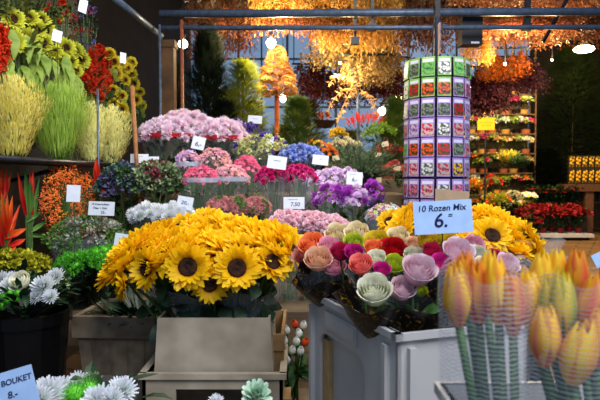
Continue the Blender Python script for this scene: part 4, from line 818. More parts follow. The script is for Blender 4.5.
#PART4
# ================================================================== SEED PACKET STAND
SX = P(436, 177, 3.12).x; SY = 3.12; RR = .152
t = thing('seed_stand', (SX, SY, 0), 'tall round wire stand full of seed packets in the middle right', 'stand')
WIRE = mat('dark_wire', (44, 52, 74), (30, 36, 52), rnd=0, rough=.4, metal=.4)
b = MB(); b.tube([(0, 0, .02), (0, 0, 2.12)], .016, .016, 10); obj('pole', b.mesh('pole', WIRE), t)
b = MB(); b.lathe([(.001, 0), (.22, 0), (.22, .015), (.05, .03), (.001, .03)], 28); obj('base_plate', b.mesh('base_plate', WIRE), t)
rows = [66, 86.5, 107, 127, 147, 167, 188.5, 209]
zs = [P(436, y, SY-RR).z for y in rows]
NC = 13
for z in zs:
    b = MB(); k = 42
    for zz, rr in ((z-.052, RR), (z-.01, RR+.012)):
        b.tube([(rr*cos(2*PI*i/k), rr*sin(2*PI*i/k), zz) for i in range(k+1)], .0028, .0028, 5, False)
    for i in range(4): b.tube([(0, 0, z-.052), (RR*cos(PI/4+i*PI/2), RR*sin(PI/4+i*PI/2), z-.052)], .0022, .0022, 4, False)
    obj('wire_ring', b.mesh('wire_ring', WIRE), t)
for i in range(NC):
    a = 2*PI*(i+.5)/NC; b = MB(); b.tube([((RR-.004)*cos(a), (RR-.004)*sin(a), zs[-1]-.06), ((RR-.004)*cos(a), (RR-.004)*sin(a), zs[0]+.06)], .003, .003, 5); obj('upright_wire', b.mesh('upright_wire', WIRE), t)
b = MB(); b.lathe([(RR-.02, zs[-1]-.06), (RR-.02, zs[0]+.05)], 28); obj('inner_drum', b.mesh('inner_drum', mat('blue_black_drum', (26, 32, 52), (18, 22, 36), rnd=0)), t)
b = MB(); b.box((0, 0, 2.0), (.006, .13, .16)); obj('top_sign', b.mesh('top_sign', mat('sign_board', (150, 110, 80), (60, 60, 110), scale=20, rnd=0)), t)
PK = {}
def packet_parts(kind, w, h):
    k = (kind,)
    if k not in PK:
        b = MB(); b.box((0, 0, 0), (w, .004, h)); w0 = w; body = b.mesh('packet', {'purple': mat('packet_purple', (184, 154, 216), (160, 130, 198), rnd=.1), 'green': mat('packet_green', (150, 196, 110), (120, 170, 90), rnd=.15)}[kind])
        b = MB(); b.box((0, -.0025, -h*.12), (w*.92, .001, h*.62)); pic = b.mesh('picture', MC['rose_base'])
        b = MB(); b.box((0, -.0025, h*.31), (w*.8, .001, h*.16)); head = b.mesh('name_strip', mat('pale_strip', (226, 222, 236), (206, 200, 222), rnd=0))
        PK[k] = (body, pic, head)
    return PK[k]
PC = {'green': ((70, 140, 60), (120, 180, 100)), 'white': ((226, 222, 216), (70, 84, 66)), 'red': ((200, 30, 36), (60, 70, 40)), 'orange': ((240, 90, 30), (70, 60, 30)), 'pink': ((232, 110, 150), (90, 80, 70)), 'yellow': ((236, 190, 30), (60, 40, 80)), 'violet': ((130, 70, 150), (180, 170, 170)), 'crimson': ((190, 30, 70), (180, 170, 160)), 'grey green': ((120, 132, 110), (60, 66, 54))}
TABLE = [['grey green', 'grey green', 'green', 'white', 'green', 'grey green', 'green'], ['white', 'red', 'orange', 'orange', 'grey green', 'pink', 'white'], ['grey green', 'grey green', 'grey green', 'grey green', 'red', 'violet', 'pink'], ['pink', 'violet', 'crimson', 'white', 'crimson', 'violet', 'red'],
 ['green', 'orange', 'orange', 'red', 'grey green', 'crimson', 'pink'], ['crimson', 'crimson', 'white', 'crimson', 'yellow', 'violet', 'orange'], ['pink', 'pink', 'crimson', 'white', 'pink', 'violet', 'green'], ['violet', 'crimson', 'pink', 'violet', 'crimson', 'pink', 'violet']]
ordn = ['first', 'second', 'third', 'fourth', 'fifth', 'sixth', 'seventh', 'eighth']
for ri, z in enumerate(zs):
    for ci in range(7):
        a = 2*PI*(ci-3)/NC - PI/2; kind = 'green' if ri == 0 or (ri == 1 and ci < 4) else 'purple'; body, pic, head = packet_parts(kind, .066, .094)
        c = TABLE[ri][ci]; r = RR+.010
        t = thing('seed_packet', (SX+r*cos(a), SY+r*sin(a), z-.048), '%s seed packet, %s picture, %s tier from top, %s from left' % (kind, c, ordn[ri], ordn[ci]), 'seed packet', 'seed packets on the round stand', rz=a+PI/2)
        q = Quaternion((1, 0, 0), -.05+R.uniform(-.03, .03))
        pk = obj('packet', body, t, (0, 0, .048), q)
        c0, c1 = PC[c]; obj('picture', pic, pk, (0, 0, 0), None, 1, mat('picture_'+c.replace(' ', '_'), c0, c1, mode='voronoi', scale=70, rnd=.2, rough=.3, pos=(.35, .6))); obj('name_strip', head, pk)
# ================================================================== CONIFERS AND PLANTS BEHIND
def conifer(label, cx, top, bot, w, D, m, kind='thuja', n=900, zb=None, name='conifer', potl=None, up=1.0, LL=.16):
    c = P(cx, top, D); zb = T4+.003 if zb is None else zb; pz = .14; H = c.z-zb-pz; t = thing(name, (c.x, D, zb), label, 'tree'); r = S(w, D)/2
    b = MB(); b.lathe([(.001, 0), (.07, 0), (.09, .14), (.1, .14), (.1, .15), (.085, .15), (.001, .13)], 18); obj('pot', b.mesh('pot', BLACKP), t)
    b = MB(); b.tube([(0, 0, .12), (0, 0, pz+H*.95)], .016, .004, 6); obj('trunk', b.mesh('trunk', mat('bark', (84, 60, 40), (54, 38, 26))), t)
    b = MB()
    if kind == 'thuja':
        for i in range(n):
            f = R.random()**.8; rr = r*(1-f)**.6*(.5+.5*min(1, f*6)); a = R.uniform(0, 2*PI); q = R.uniform(.25, .8)*(1+.28*sin(a*3+f*9)*sin(f*23+a))*R.uniform(.85, 1.2)
            p = Vector((cos(a)*rr*q, sin(a)*rr*q, pz+H*f*.93)); d = Vector((cos(a), sin(a), up*R.uniform(.6, 1.4))); L = min(LL, r*.6)*R.uniform(.6, 1.1)
            b.petal(p, d, (0, 0, 1), L, LL*.11, 0, .2, 3, tip=.1)
            for sgn in (1, -1):
                for g in (.35, .65): b.petal(p+d.normalized()*L*g, d+Vector((-sin(a), cos(a), 0))*sgn*1.1, (0, 0, 1), L*.42, LL*.08, 0, .2, 1, tip=.2)
    else:
        for i in range(n):
            f = (i+.5)/n; rr = r*(1-f)**.8*R.uniform(.75, 1.1); a = i*2.39996; o = Vector((0, 0, pz+H*f)); d = Vector((cos(a), sin(a), R.uniform(-.15, .25)+.3*f)).normalized(); sd = Vector((-sin(a), cos(a), 0))
            k = int(5+rr*22)
            for j in range(k):
                g = (j+1)/k; p = o+d*rr*g
                for sgn in (1, -1): b.petal(p, d+sd*sgn*.9+Vector((0, 0, R.uniform(-.2, .4))), (0, 0, 1), max(.03, rr*.42*(1.1-g)), .016, 0, R.uniform(-.3, .2), 1, tip=.3)
            b.tube([o, o+d*rr], .005, .002, 3, False)
    obj('foliage', b.mesh('foliage', m), t); return t
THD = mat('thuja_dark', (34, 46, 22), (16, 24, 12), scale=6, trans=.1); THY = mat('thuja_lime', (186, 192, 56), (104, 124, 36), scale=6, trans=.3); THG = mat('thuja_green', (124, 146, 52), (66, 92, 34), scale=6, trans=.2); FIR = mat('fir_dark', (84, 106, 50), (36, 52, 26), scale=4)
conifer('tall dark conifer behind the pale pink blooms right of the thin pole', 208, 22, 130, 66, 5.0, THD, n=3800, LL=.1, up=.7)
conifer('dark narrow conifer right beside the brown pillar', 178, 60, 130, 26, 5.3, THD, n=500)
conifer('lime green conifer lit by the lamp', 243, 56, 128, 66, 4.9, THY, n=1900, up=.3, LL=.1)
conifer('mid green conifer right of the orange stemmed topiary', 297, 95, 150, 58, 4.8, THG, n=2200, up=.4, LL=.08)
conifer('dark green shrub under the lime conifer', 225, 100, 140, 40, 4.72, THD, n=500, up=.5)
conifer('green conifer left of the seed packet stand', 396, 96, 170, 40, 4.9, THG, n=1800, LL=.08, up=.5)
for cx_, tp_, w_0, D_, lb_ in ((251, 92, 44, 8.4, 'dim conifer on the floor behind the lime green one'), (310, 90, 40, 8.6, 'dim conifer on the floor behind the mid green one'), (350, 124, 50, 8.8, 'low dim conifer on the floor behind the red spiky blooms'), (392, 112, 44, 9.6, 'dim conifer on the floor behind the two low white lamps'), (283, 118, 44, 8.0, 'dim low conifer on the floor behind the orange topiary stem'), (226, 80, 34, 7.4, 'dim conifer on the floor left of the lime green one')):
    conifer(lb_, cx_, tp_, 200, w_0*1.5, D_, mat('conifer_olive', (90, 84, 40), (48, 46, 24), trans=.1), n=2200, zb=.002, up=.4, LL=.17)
# topiary with gold leaves
p = P(277, 177, 5.3); top = P(277, 70, 5.3); t = thing('gold_topiary', (p.x, 5.3, T4+.003), 'golden cone topiary on a bright orange stem under the lamp', 'topiary')
b = MB(); b.lathe([(.001, 0), (.07, 0), (.09, .15), (.1, .15), (.085, .14), (.001, .13)], 18); obj('pot', b.mesh('pot', BLACKP), t)
b = MB(); b.tube([(0, 0, .1), (0, 0, top.z-T4-.15)], .022, .02, 8); obj('stem', b.mesh('stem', mat('orange_stem', (220, 100, 30), (170, 70, 20))), t)
b = MB(); hh = S(50, 5.3)
for i in range(1300):
    f = R.random(); rr = S(20, 5.3)*(1-f)**.8*(.5+.5*min(1, f*8)); a = R.uniform(0, 6.28); rr *= 1+.3*sin(a*4+f*12)*sin(f*26); p2 = Vector((cos(a)*rr*.85, sin(a)*rr*.85, top.z-T4-hh*.5+hh*f-.02)); b.petal(p2, (cos(a), sin(a), .4), (0, 0, 1), .055, .045, 0, -.5, 2, cup=.4)
obj('crown', b.mesh('crown', mat('gold_leaf', (246, 212, 150), (206, 146, 70), rnd=0, trans=.2)), t)
# spruce branches in a pot
t = thing('fir_branches', (P(362, 177, 3.65).x, 3.65, T3+.003), 'loose dark green fir branches left of the seed packet stand', 'branches')
b = MB(); b.lathe([(.001, 0), (.08, 0), (.1, .12), (.001, .1)], 18); obj('pot', b.mesh('pot', BLACKP), t)
b = MB(); w_ = MB()
for i in range(60):
    a = R.uniform(0, 6.28); e = R.uniform(.05, 1.2); d = Vector((cos(a)*cos(e), sin(a)*cos(e)*.6, sin(e))); L = R.uniform(.16, .30); o = Vector((0, 0, .08)); w_.tube([o, o+d*L], .004, .002, 4, False)
    for j in range(34):
        g = (j+1)/34
        for s in range(3): b.petal(o+d*L*g, d*1.2+rv(1), rv(), .034, .007, 0, 0, 1, tip=.3)
obj('needles', b.mesh('needles', mat('fir_needles', (112, 138, 92), (58, 82, 56))), t); obj('twigs', w_.mesh('twigs', mat('bark', (0, 0, 0))), t)
# coloured flower pots on the back bench
def potted(label, px, py, D, rx, ms, heads, zb=None, n=26, hs=.9, leafm=G, group=None, ph=.13, name='potted_plant'):
    c = P(px, py, D); zb = T4+.003 if zb is None else zb; t = thing(name, (c.x, D, zb), label, 'potted plant', group); r = S(rx, D)
    b = MB(); ph = min(ph, (c.z-zb)*.6); b.lathe([(.001, 0), (r*.5, 0), (r*.65, ph), (r*.7, ph), (r*.62, ph-.01), (.001, ph-.02)], 16); obj('pot', b.mesh('pot', R.choice((BLACKP, mat('terracotta', (150, 84, 54), (120, 66, 42)), mat('ochre_pot', (170, 130, 60), (140, 104, 46))))), t)
    H = c.z-zb
    obj('foliage', leaf_mass(70, r*.4, r*.9, max(.05, H-ph), .07, .02, leafm, z0=ph-.02), t)
    for i in range(n):
        q = math.sqrt((i+.5)/n); a = i*2.4; obj('bloom', pick(heads), t, (cos(a)*r*q, sin(a)*r*q*.8, H+.05*(1-q*q)+R.uniform(-.02, .02)), q_to((cos(a)*q*.6, -.7, .6)), hs*R.uniform(.8, 1.2), pick(ms))
    return t
ORA = mat('vivid_orange', (236, 90, 20), (246, 140, 40)); YEL2 = mat('vivid_yellow', (240, 190, 20), (250, 220, 80)); RED2 = mat('vivid_red', (190, 24, 24), (226, 60, 40))
potted('bright yellow blooms behind the cream ones', 338, 136, 4.9, 8, YEL2, CARN, n=14)
potted('cream white blooms behind the powder blue ones', 344, 146, 4.7, 15, mat('cream_bloom', (236, 220, 160), (246, 236, 200)), [CARN, MUM], n=22)
potted('small orange blooms behind the blue ones', 330, 154, 4.62, 9, ORA, DAISY, n=20, hs=1.2)
potted('yellow green leafy plant with orange specks right of the blue bunch', 318, 146, 4.66, 11, [YEL2, ORA], DAISY, n=14, leafm=THG)
potted('vivid red spiky blooms under the drooping gold branch', 366, 124, 5.3, 20, RED2, SPIKE, n=50, hs=.75)
potted('lime leaved plant left of the seed packet stand', 380, 134, 4.8, 16, mat('lime_leaf', (150, 180, 40), (90, 130, 30)), LEAFY, n=20)
potted('violet blooms beside the lime conifer', 236, 127, 4.7, 13, [PURP, LILAC], DAISY, n=22)
potted('red leaved plant close left of the seed packet stand', 398, 180, 4.0-.2, 12, [RED2, mat('burgundy', (0, 0, 0))], LEAFY, zb=.6, n=18) if False else None
potted('dark red speckled plant behind the fir branches', 388, 152, 4.65, 14, [mat('burgundy', (0, 0, 0)), REDB], LEAFY, n=18)
potted('orange leafy plant in front of the tall dark conifer', 228, 140, 4.64, 10, THY, LEAFY, n=14)
bench(.34, .62, 3.99, 4.45, 1.0, 'small bench behind the seed packet stand')
potted('salmon red blooms close left of the seed packet stand', 395, 172, 4.2, 13, mat('salmon_bloom', (210, 80, 70), (240, 130, 110)), [CARN, BERRY], zb=1.003, n=26)
# small plant labels
for px, py, D in ((385, 144, 4.3), (378, 155, 3.9), (379, 171, 3.75), (397, 168, 4.1), (336, 158, 4.3), (378, 180, 3.6)):
    card(px, py, 7, 5, D, 'tiny cream plant label at %s' % {144: 'the top of the fir branches', 155: 'the middle of the fir branches', 171: 'the lower right of the fir branches', 168: 'the salmon red blooms', 158: 'the small orange blooms', 180: 'the base of the fir branches'}[py], stake=.12, paper=mat('cream_label', (226, 206, 160), (216, 194, 146), rnd=0), name='plant_label', roll=R.uniform(-15, 15))
# ================================================================== FAR RIGHT SHOP
def shopshelf(x0, x1, y, zsx, label, d=.4, m=mat('dull_board', (90, 66, 40), (60, 44, 26), rnd=0)):
    t = thing('plant_rack', ((x0+x1)/2, y, 0), label, 'rack'); w = x1-x0
    for z in zsx:
        b = MB(); b.box((0, 0, z-.015), (w, d, .03)); obj('shelf_board', b.mesh('shelf_board', m), t)
    for sx in (-1, 1):
        for sy in (-1, 1): b = MB(); b.box((sx*(w/2+.015), sy*(d/2-.02), zsx[-1]/2+.1), (.03, .03, zsx[-1]+.2)); obj('post', b.mesh('post', m), t)
    return t
Y1 = 14.0; xa = P(466, 177, Y1).x; xb = P(531, 177, Y1).x
shopshelf(xa, xb, Y1, (.4, .9, 1.4, 1.85, 2.3, 2.75, 3.2), 'tall rack crammed with colourful plants beyond the seed stand')
b = MB(); b.box((0, 0, 1.8), (xb-xa, .02, 3.6)); o = obj('back_panel', b.mesh('back_panel', mat('brown_panel', (90, 66, 40), (60, 44, 28), rnd=0))); o.location = ((xa+xb)/2, Y1+.24, 0); tag(o, 'brown panel behind the far colourful rack', 'panel')
cl = [('yellow', YEL2), ('orange', ORA), ('red', RED2), ('white', WHITE), ('pink', FUCH), ('cream', mat('cream_bloom', (0, 0, 0))), ('lime', THY), ('gold', mat('gold_leaf', (0, 0, 0)))]
for zi, z in enumerate((.4, .9, 1.4, 1.85, 2.3, 2.75, 3.2)):
    for i in range(6):
        x = xa+(i+.5)*(xb-xa)/6; px = 300+600*x/Y1; nm, m = R.choice(cl); zz = z+.002; h = .33; py = 177-(zz+h-1.3)/Y1*600
        potted('potted plant with %s blooms, %s shelf of the far rack, %s from left' % (nm, ['lowest', 'second lowest', 'third lowest', 'middle', 'third highest', 'second highest', 'top'][zi], ordn[i]), px+R.uniform(-2, 2), py+R.uniform(-4, 3), Y1-.05, 7.5, [m, R.choice(cl)[1], GL], [CARN, LEAFY, LEAFY], zb=zz, n=18, hs=1.9, leafm=R.choice((G, THG, GD)), group='potted plants on the far rack', ph=.1)
p = P(486, 124, 9.5); t = thing('notice_sign', (p.x, 9.5, 0), 'yellow notice sign on a post beyond the seed stand', 'sign'); b = MB(); b.box((0, 0, p.z), (S(17, 9.5), .02, S(12, 9.5))); obj('board', b.mesh('board', mat('yellow_board', (232, 190, 20), (220, 176, 16), rnd=0)), t)
b = MB(); b.tube([(0, .02, 0), (0, .02, p.z)], .015, .015, 6); obj('post', b.mesh('post', BSTEEL), t)
obj('writing', text_mesh('~~~ ~~ ~~~\n~~ ~~~~', .04, mat('green_ink', (60, 80, 20), (50, 70, 20), rnd=0), 0), t, (0, -.012, p.z), Quaternion((1, 0, 0), PI/2))
# rows of tall grasses / plants on the floor beside the rack
for i, (px, py, D, rx, nm, m, hd, lf) in enumerate(((476, 186, 11.6, 9, 'yellow and orange leafy plant', [YEL2, THY, ORA], LEAFY, THG), (492, 182, 11.4, 8, 'red and green plant', [RED2, GL], [CARN, LEAFY], G), (507, 160, 12.6, 6, 'pale grassy plant', [GL, YEL2], SPIKE, GL), (520, 165, 12.4, 6, 'dark upright plant', [G, GD], SPIKE, GD), (529, 196, 11.6, 8, 'small white and yellow flowering plant', [WHITE, YEL2], DAISY, GD), (497, 200, 10.6, 10, 'orange leafed plant', [ORA, THY], LEAFY, THG), (513, 198, 11.2, 7, 'dark green plant with cream specks', [mat('cream_bloom', (0, 0, 0)), G], LEAFY, GD))):
    potted(nm+' between the seed stand and the trolley, '+('by the rack' if D > 12 else 'near the walkway' if px > 505 else 'behind the far sunflowers'), px, py, D, rx, m, hd, zb=.002, n=40, hs=2.2, leafm=lf, ph=.35)
# large dark fir tree and hedge plants
conifer('huge dark fir tree filling the right background', 574, 38, 150, 135, 15.6, FIR, 'thuja', 5600, zb=.75, up=.05, LL=.34)
b = MB(); b.box((0, 0, .37), (1.2, .7, .74)); o = obj('tree_stand', b.mesh('tree_stand', DARK)); o.location = (P(574, 177, 15.6).x, 15.6, 0); tag(o, 'dark wooden block under the huge fir tree', 'plinth')
conifer('dense dark green bush left below the huge fir tree', 543, 147, 190, 62, 14.2, THD, 'thuja', 2600, zb=.75, up=.1, LL=.3)
b = MB(); b.box((0, 0, .37), (.6, .5, .74)); o = obj('bush_stand', b.mesh('bush_stand', DARK)); o.location = (P(543, 177, 14.2).x, 14.2, 0); tag(o, 'dark block under the dense green bush', 'plinth')
# table with yellow boxed bulbs
Y2 = 13.6; xt = P(600, 177, Y2).x; zt_ = P(590, 184, Y2).z
t = thing('shop_table', (xt, Y2, 0), 'brown wooden table with yellow boxes at the right edge', 'table')
b = MB(); b.box((0, 0, zt_-.08), (S(82, Y2), .6, .16)); obj('table_top', b.mesh('table_top', mat('brown_wood', (92, 60, 38), (64, 42, 28), rnd=0)), t)
for sx in (-.35, .8): b = MB(); b.box((sx, -.2, (zt_-.16)/2), (.18, .12, zt_-.16)); obj('leg', b.mesh('leg', mat('brown_wood', (0, 0, 0))), t)
b = MB(); b.box((0, .1, zt_-.42), (S(80, Y2), .3, .03)); obj('lower_shelf', b.mesh('lower_shelf', mat('brown_wood', (0, 0, 0))), t)
YB = mat('yellow_print', (226, 170, 24), (46, 38, 18), mode='voronoi', scale=14, rnd=.1, pos=(.3, .5))
for r_ in range(2):
    for i in range(6):
        px = 571+i*6.5; w = S(5.6, Y2); h = S(16 if r_ == 0 else 12, Y2); p = P(px, 177, Y2-.1)
        b = MB(); b.box((0, 0, h/2), (w, .08, h)); o = thing('bulb_box', (p.x, Y2-.1+.0, zt_+.002+(S(16, Y2)+.002 if r_ else 0)), 'small yellow printed box, %s in the %s row on the brown table' % (ordn[i], 'upper' if r_ else 'lower'), 'box', 'yellow boxes on the brown table'); obj('carton', b.mesh('carton', mat('dark_carton', (40, 34, 24), (30, 26, 18))), o)
        b = MB(); b.box((0, -.041, h*.5), (w*.86, .002, h*.8)); obj('front_print', b.mesh('front_print', YB), o)
for i in range(5):
    p = P(574+i*7, 177, Y2); b = MB(); b.box((0, 0, .15), (.12, .1, .3)); o = obj('dark_packet', b.mesh('dark_packet', mat('dark_carton', (0, 0, 0)))); o.location = (p.x, Y2+.08, zt_-.405+.002); tag(o, 'dark packet on the lower shelf of the brown table', 'packet', 'dark packets under the brown table')
# poinsettia trolley
Y3 = 12.6; p = P(552, 234, Y3); zt3 = p.z
t = thing('plant_trolley', (p.x, Y3, 0), 'low trolley with a white edge carrying the red plants', 'trolley')
b = MB(); b.box((0, 0, zt3), (S(66, Y3), .8, .07)); obj('tray', b.mesh('tray', mat('white_tray', (196, 196, 196), (176, 176, 176), rnd=0)), t)
for sx in (-1, 1):
    for sy in (-1, 1):
        b = MB(); b.ball((sx*.6, sy*.3, (zt3-.035)/2), (zt3-.035)/2, 10, 6); obj('caster', b.mesh('caster', BSTEEL), t)
POIN = m_leafy(22, .06, .085, .045, MC['rose_base'])
REDP = mat('poinsettia_red', (120, 10, 18), (160, 22, 28), rnd=.2); GP = mat('poinsettia_leaf', (30, 70, 34), (18, 44, 24))
def poin(label, px, py, D, r, zb, n=7, sc=1.0, g='red plants on the low trolley', hd=None):
    c = P(px, py, D); t = thing('poinsettia', (c.x, D, zb), label, 'potted plant', g); H = max(.16, c.z-zb)
    b = MB(); b.lathe([(.001, 0), (.05, 0), (.07, .11), (.001, .1)], 14); obj('pot', b.mesh('pot', mat('red_pot', (130, 20, 24), (100, 14, 18))), t)
    obj('foliage', leaf_mass(160, .06, r, H-.02, .11, .05, GP, z0=.1), t)
    for i in range(n):
        q = math.sqrt((i+.3)/n); a = i*2.4; obj('red_bract', hd or POIN, t, (cos(a)*r*q, sin(a)*r*q, H+.02), q_to((cos(a)*.4, -.6, 1)), sc, REDP)
for i in range(7):
    poin('red poinsettia on the low trolley, %s from the left' % ordn[i], 525+i*9, 214-(i % 2)*4, Y3-.15+(i % 2)*.3, .16, zt3+.036, n=8, sc=1.15)
p = P(552, 186, 13.5)
b = MB(); b.box((0, 0, .28), (1.3, .4, .56)); o = obj('plant_plinth', b.mesh('plant_plinth', DARK)); o.location = (p.x, 13.38, 0); tag(o, 'dark plinth behind the red plants', 'plinth')
for i in range(5): poin('bushy plant with small red blooms behind the trolley, %s from the left' % ordn[i], 535+i*9, 190+(i % 2)*3, 13.4, .2, .562, n=16, sc=1.6, g='bushy red plants behind the trolley', hd=DAISY)
for i in range(3): poin('small red pot plant left of the trolley, %s from the left' % ordn[i], 522+i*6, 222, 12.1, .1, .002, n=6, sc=.9, g='small red plants left of the trolley')
# ================================================================== HANGING DRIED FLOWERS
def m_dried(n, r, L, fl, fw, spread=1.0, seed=0, ragged=.3):
    b = MB()
    for i in range(n):
        f = R.random()**.75; a = R.uniform(0, 6.28); q = math.sqrt(R.random()); rr = r*(.25+.75*min(1, f*1.6))*q
        b.petal((cos(a)*rr, sin(a)*rr, -L*f*R.uniform(1-ragged, 1)-.03), (cos(a)*spread*R.random(), sin(a)*spread*R.random(), -1), (cos(a), sin(a), 0), fl*R.uniform(.6, 1.2), fw*R.uniform(.7, 1.3), R.uniform(-.5, .5), R.uniform(-.5, .9), 2, cup=.3, peak=.55, tip=.2)
    return b.mesh('dried_blooms', MC['rose_base'])
def m_dstem(r, L):
    b = MB()
    for i in range(12):
        a = R.uniform(0, 6.28); q = R.random(); b.tube([(cos(a)*.012, sin(a)*.012, .06), (0, 0, 0), (cos(a)*r*q*.8, sin(a)*r*q*.8, -L*.7)], .0025, .0025, 3, False)
    b.lathe([(.012, -.012), (.016, 0), (.012, .012)], 8); return b.mesh('tied_stems', mat('straw', (160, 124, 70), (120, 90, 50)))
DR = [m_dried(420, .10, .42, .035, .012) for _ in range(3)]; DRF = [m_dried(620, .12, .34, .022, .016, 1.6) for _ in range(3)]; DS = m_dstem(.1, .4)
DL = mat('dried_gold', (240, 186, 84), (150, 92, 20), scale=20, rnd=.2, trans=.3, rough=.4); DCOP = mat('dried_copper', (226, 150, 96), (104, 46, 22), scale=20, rnd=.25, trans=.25, rough=.35); DBR = mat('dried_brown', (130, 72, 32), (80, 42, 20), rnd=.25, trans=.15); DBE = mat('dried_beige', (190, 160, 100), (130, 104, 60), rnd=.15, trans=.2); DRD = mat('dried_dark_red', (110, 36, 28), (70, 22, 20), rnd=.2, trans=.15); DPU = mat('dried_purple', (116, 58, 70), (84, 34, 42), rnd=.25, trans=.15); DOR = mat('dried_orange', (214, 110, 24), (160, 76, 16), rnd=.15, trans=.25)
def hang(kind, px0, px1, n, bot, D, L, m, me, label, sc=1.0, jit=6):
    rz_ = None
    for i in range(n):
        px = px0+(px1-px0)*(i+.5)/n+R.uniform(-2, 2); d = D+R.uniform(-.08, .08); c = P(px, bot+R.uniform(-jit, jit), d); s = L/.42
        t = thing(kind, (c.x, D+R.uniform(-.05, .05), c.z+L), label, 'dried flowers', kind.replace('_', ' ')+'s, '+label[:40]); q = Quaternion((0, 0, 1), R.uniform(0, 6))
        obj('dried_blooms', pick(me), t, (0, 0, 0), q, (s*sc, s*sc, s), m); obj('tied_stems', DS, t, (0, 0, 0), q, s)
    zt_h = P((px0+px1)/2, bot, D).z+L+.02
    a = P(px0-6, 177, D); c = P(px1+6, 177, D); b = MB(); w = c.x-a.x
    b.tube([(0, 0, 0), (w, 0, 0)], .012, .012, 8)
    for k in (.03, .5, .97): b.tube([(w*k, 0, 0), (w*k, 0, 6.68-zt_h)], .006, .006, 5)
    o = obj('hanging_rail', b.mesh('hanging_rail', BSTEEL)); o.location = (a.x, D, zt_h); tag(o, 'dark rail carrying '+label.split(' hanging')[0]+'es' if False else 'dark rail above the '+' '.join(label.replace('dried bunch ', '').replace(' bunch', '').split()[:11])+' bunches', 'rail')
hang('dried_flower_bunch', 190, 258, 8, 34, 5.3, .40, DBR, DR, 'dull brown dried bunch hanging at the top left of centre', 1.1)
hang('dried_flower_bunch', 192, 250, 5, 58, 6.1, .55, DBR, DR, 'long brown dried bunch hanging behind the conifers')
hang('dried_flower_bunch', 255, 345, 11, 33, 5.1, .40, mat('dried_amber', (180, 110, 46), (96, 52, 20), rnd=.2, trans=.2), DR, 'orange brown dried bunch hanging above the lamp', 1.1)
hang('dried_flower_bunch', 320, 404, 12, 43, 5.2, .44, DL, DR, 'golden dried bunch hanging under the pipes left of the seed stand', 1.1)
hang('dried_flower_bunch', 256, 400, 14, 12, 4.85, .34, DL, DR+DRF, 'golden orange dried bunch hanging above the thick pipe', 1.1)
hang('dried_flower_bunch', 400, 455, 6, 46, 5.2, .5, DBR, DR, 'dark brown dried bunch hanging behind the top of the seed stand', 1.1)
hang('dried_flower_bunch', 455, 596, 17, 12, 4.9, .34, DCOP, DRF, 'copper dried bunch hanging above the thick pipe at right', 1.2)
hang('dried_flower_bunch', 478, 572, 13, 40, 5.3, .34, DCOP, DRF, 'bright copper dried bunch hanging below the pipes at right', 1.25)
hang('dried_flower_bunch', 480, 560, 10, 52, 5.9, .38, DCOP, DRF, 'lower copper dried bunch hanging behind the bright ones', 1.2)
hang('dried_flower_bunch', 462, 494, 4, 62, 5.5, .30, DL, DR, 'yellow gold dried bunch hanging just right of the seed stand', 1.0, 2)
hang('gypsophila_bunch', 318, 396, 9, 78, 5.9, .52, DBE, DRF, 'beige dried gypsophila bunch hanging in the centre', 1.25)
hang('gypsophila_bunch', 345, 388, 4, 93, 5.7, .34, DBE, DRF, 'lowest beige gold dried bunch hanging in the centre', 1.2, 3)
hang('dried_flower_bunch', 298, 350, 7, 112, 7.2, .55, DRD, DRF, 'dark red dried bunch hanging low left of centre', 1.3, 5)
hang('dried_flower_bunch', 362, 404, 6, 108, 7.4, .6, DRD, DRF, 'dark red dried bunch hanging low beside the seed stand', 1.3, 6)
hang('dried_flower_bunch', 460, 500, 7, 121, 6.9, .60, DPU, DRF, 'purple brown dried bunch hanging low right of the seed stand', 1.35, 5)
hang('dried_flower_bunch', 490, 535, 7, 100, 7.3, .5, DPU, DRF, 'reddish purple dried bunch hanging further right', 1.35, 5)
hang('dried_flower_bunch', 482, 522, 5, 84, 6.4, .36, DOR, DRF, 'orange dried bunch hanging before the purple ones', 1.2, 3)
hang('dried_flower_bunch', 560, 606, 5, 48, 5.6, .5, DBR, DRF, 'dark brown dried bunch hanging at the top right corner', 1.3, 6)
# gold drooping branch
p = P(358, 177, 5.5); pt = P(357, 92, 5.5); t = thing('gold_branch', (p.x, 5.5, T4+.003), 'drooping golden branch on a grey post in the centre background', 'decoration')
b = MB(); b.tube([(0, 0, 0), (0, 0, pt.z-T4)], .012, .012, 6); obj('post', b.mesh('post', STEEL), t)
for dx, dz in ((-.28, -.15), (-.2, -.3), (.2, -.25), (-.25, .12)):
    z0 = pt.z-T4-.03; pts = [(dx*f, 0, z0+(.10+dz*.2)*sin(f*PI)*1.2+dz*f*f) for f in [i/8 for i in range(9)]]; b = MB(); b.tube(pts, .006, .003, 5)
    for x, y, z in pts[2:]:
        for k in range(7): b.petal((x, y, z), rv()+Vector((0, 0, -.5)), rv(), .05, .018, 0, -.4, 2)
    obj('twig', b.mesh('twig', mat('gold_leaf', (0, 0, 0))), t)
p = P(325, 121, 5.45); b = MB(); b.lathe([(.001, -.07), (.06, -.05), (.1, .0), (.105, .0), (.06, -.06)], 16)
t = thing('hanging_basket', (p.x, 5.45, p.z-.07), 'dark hanging basket against the blue window light', 'basket'); obj('bowl', b.mesh('bowl', mat('dark_basket', (60, 34, 22), (36, 22, 16))), t, (0, 0, .07)); obj('foliage', LEAFY, t, (0, 0, .09), None, 2, mat('rust_leaf', (150, 70, 30), (90, 44, 20)))
b = MB()
for k in range(3): b.tube([(.1*cos(k*2.1), .1*sin(k*2.1), .07), (0, 0, .3), (0, 0, 6.68-p.z+.07)], .002, .002, 4, False)
obj('chain', b.mesh('chain', BSTEEL), t)
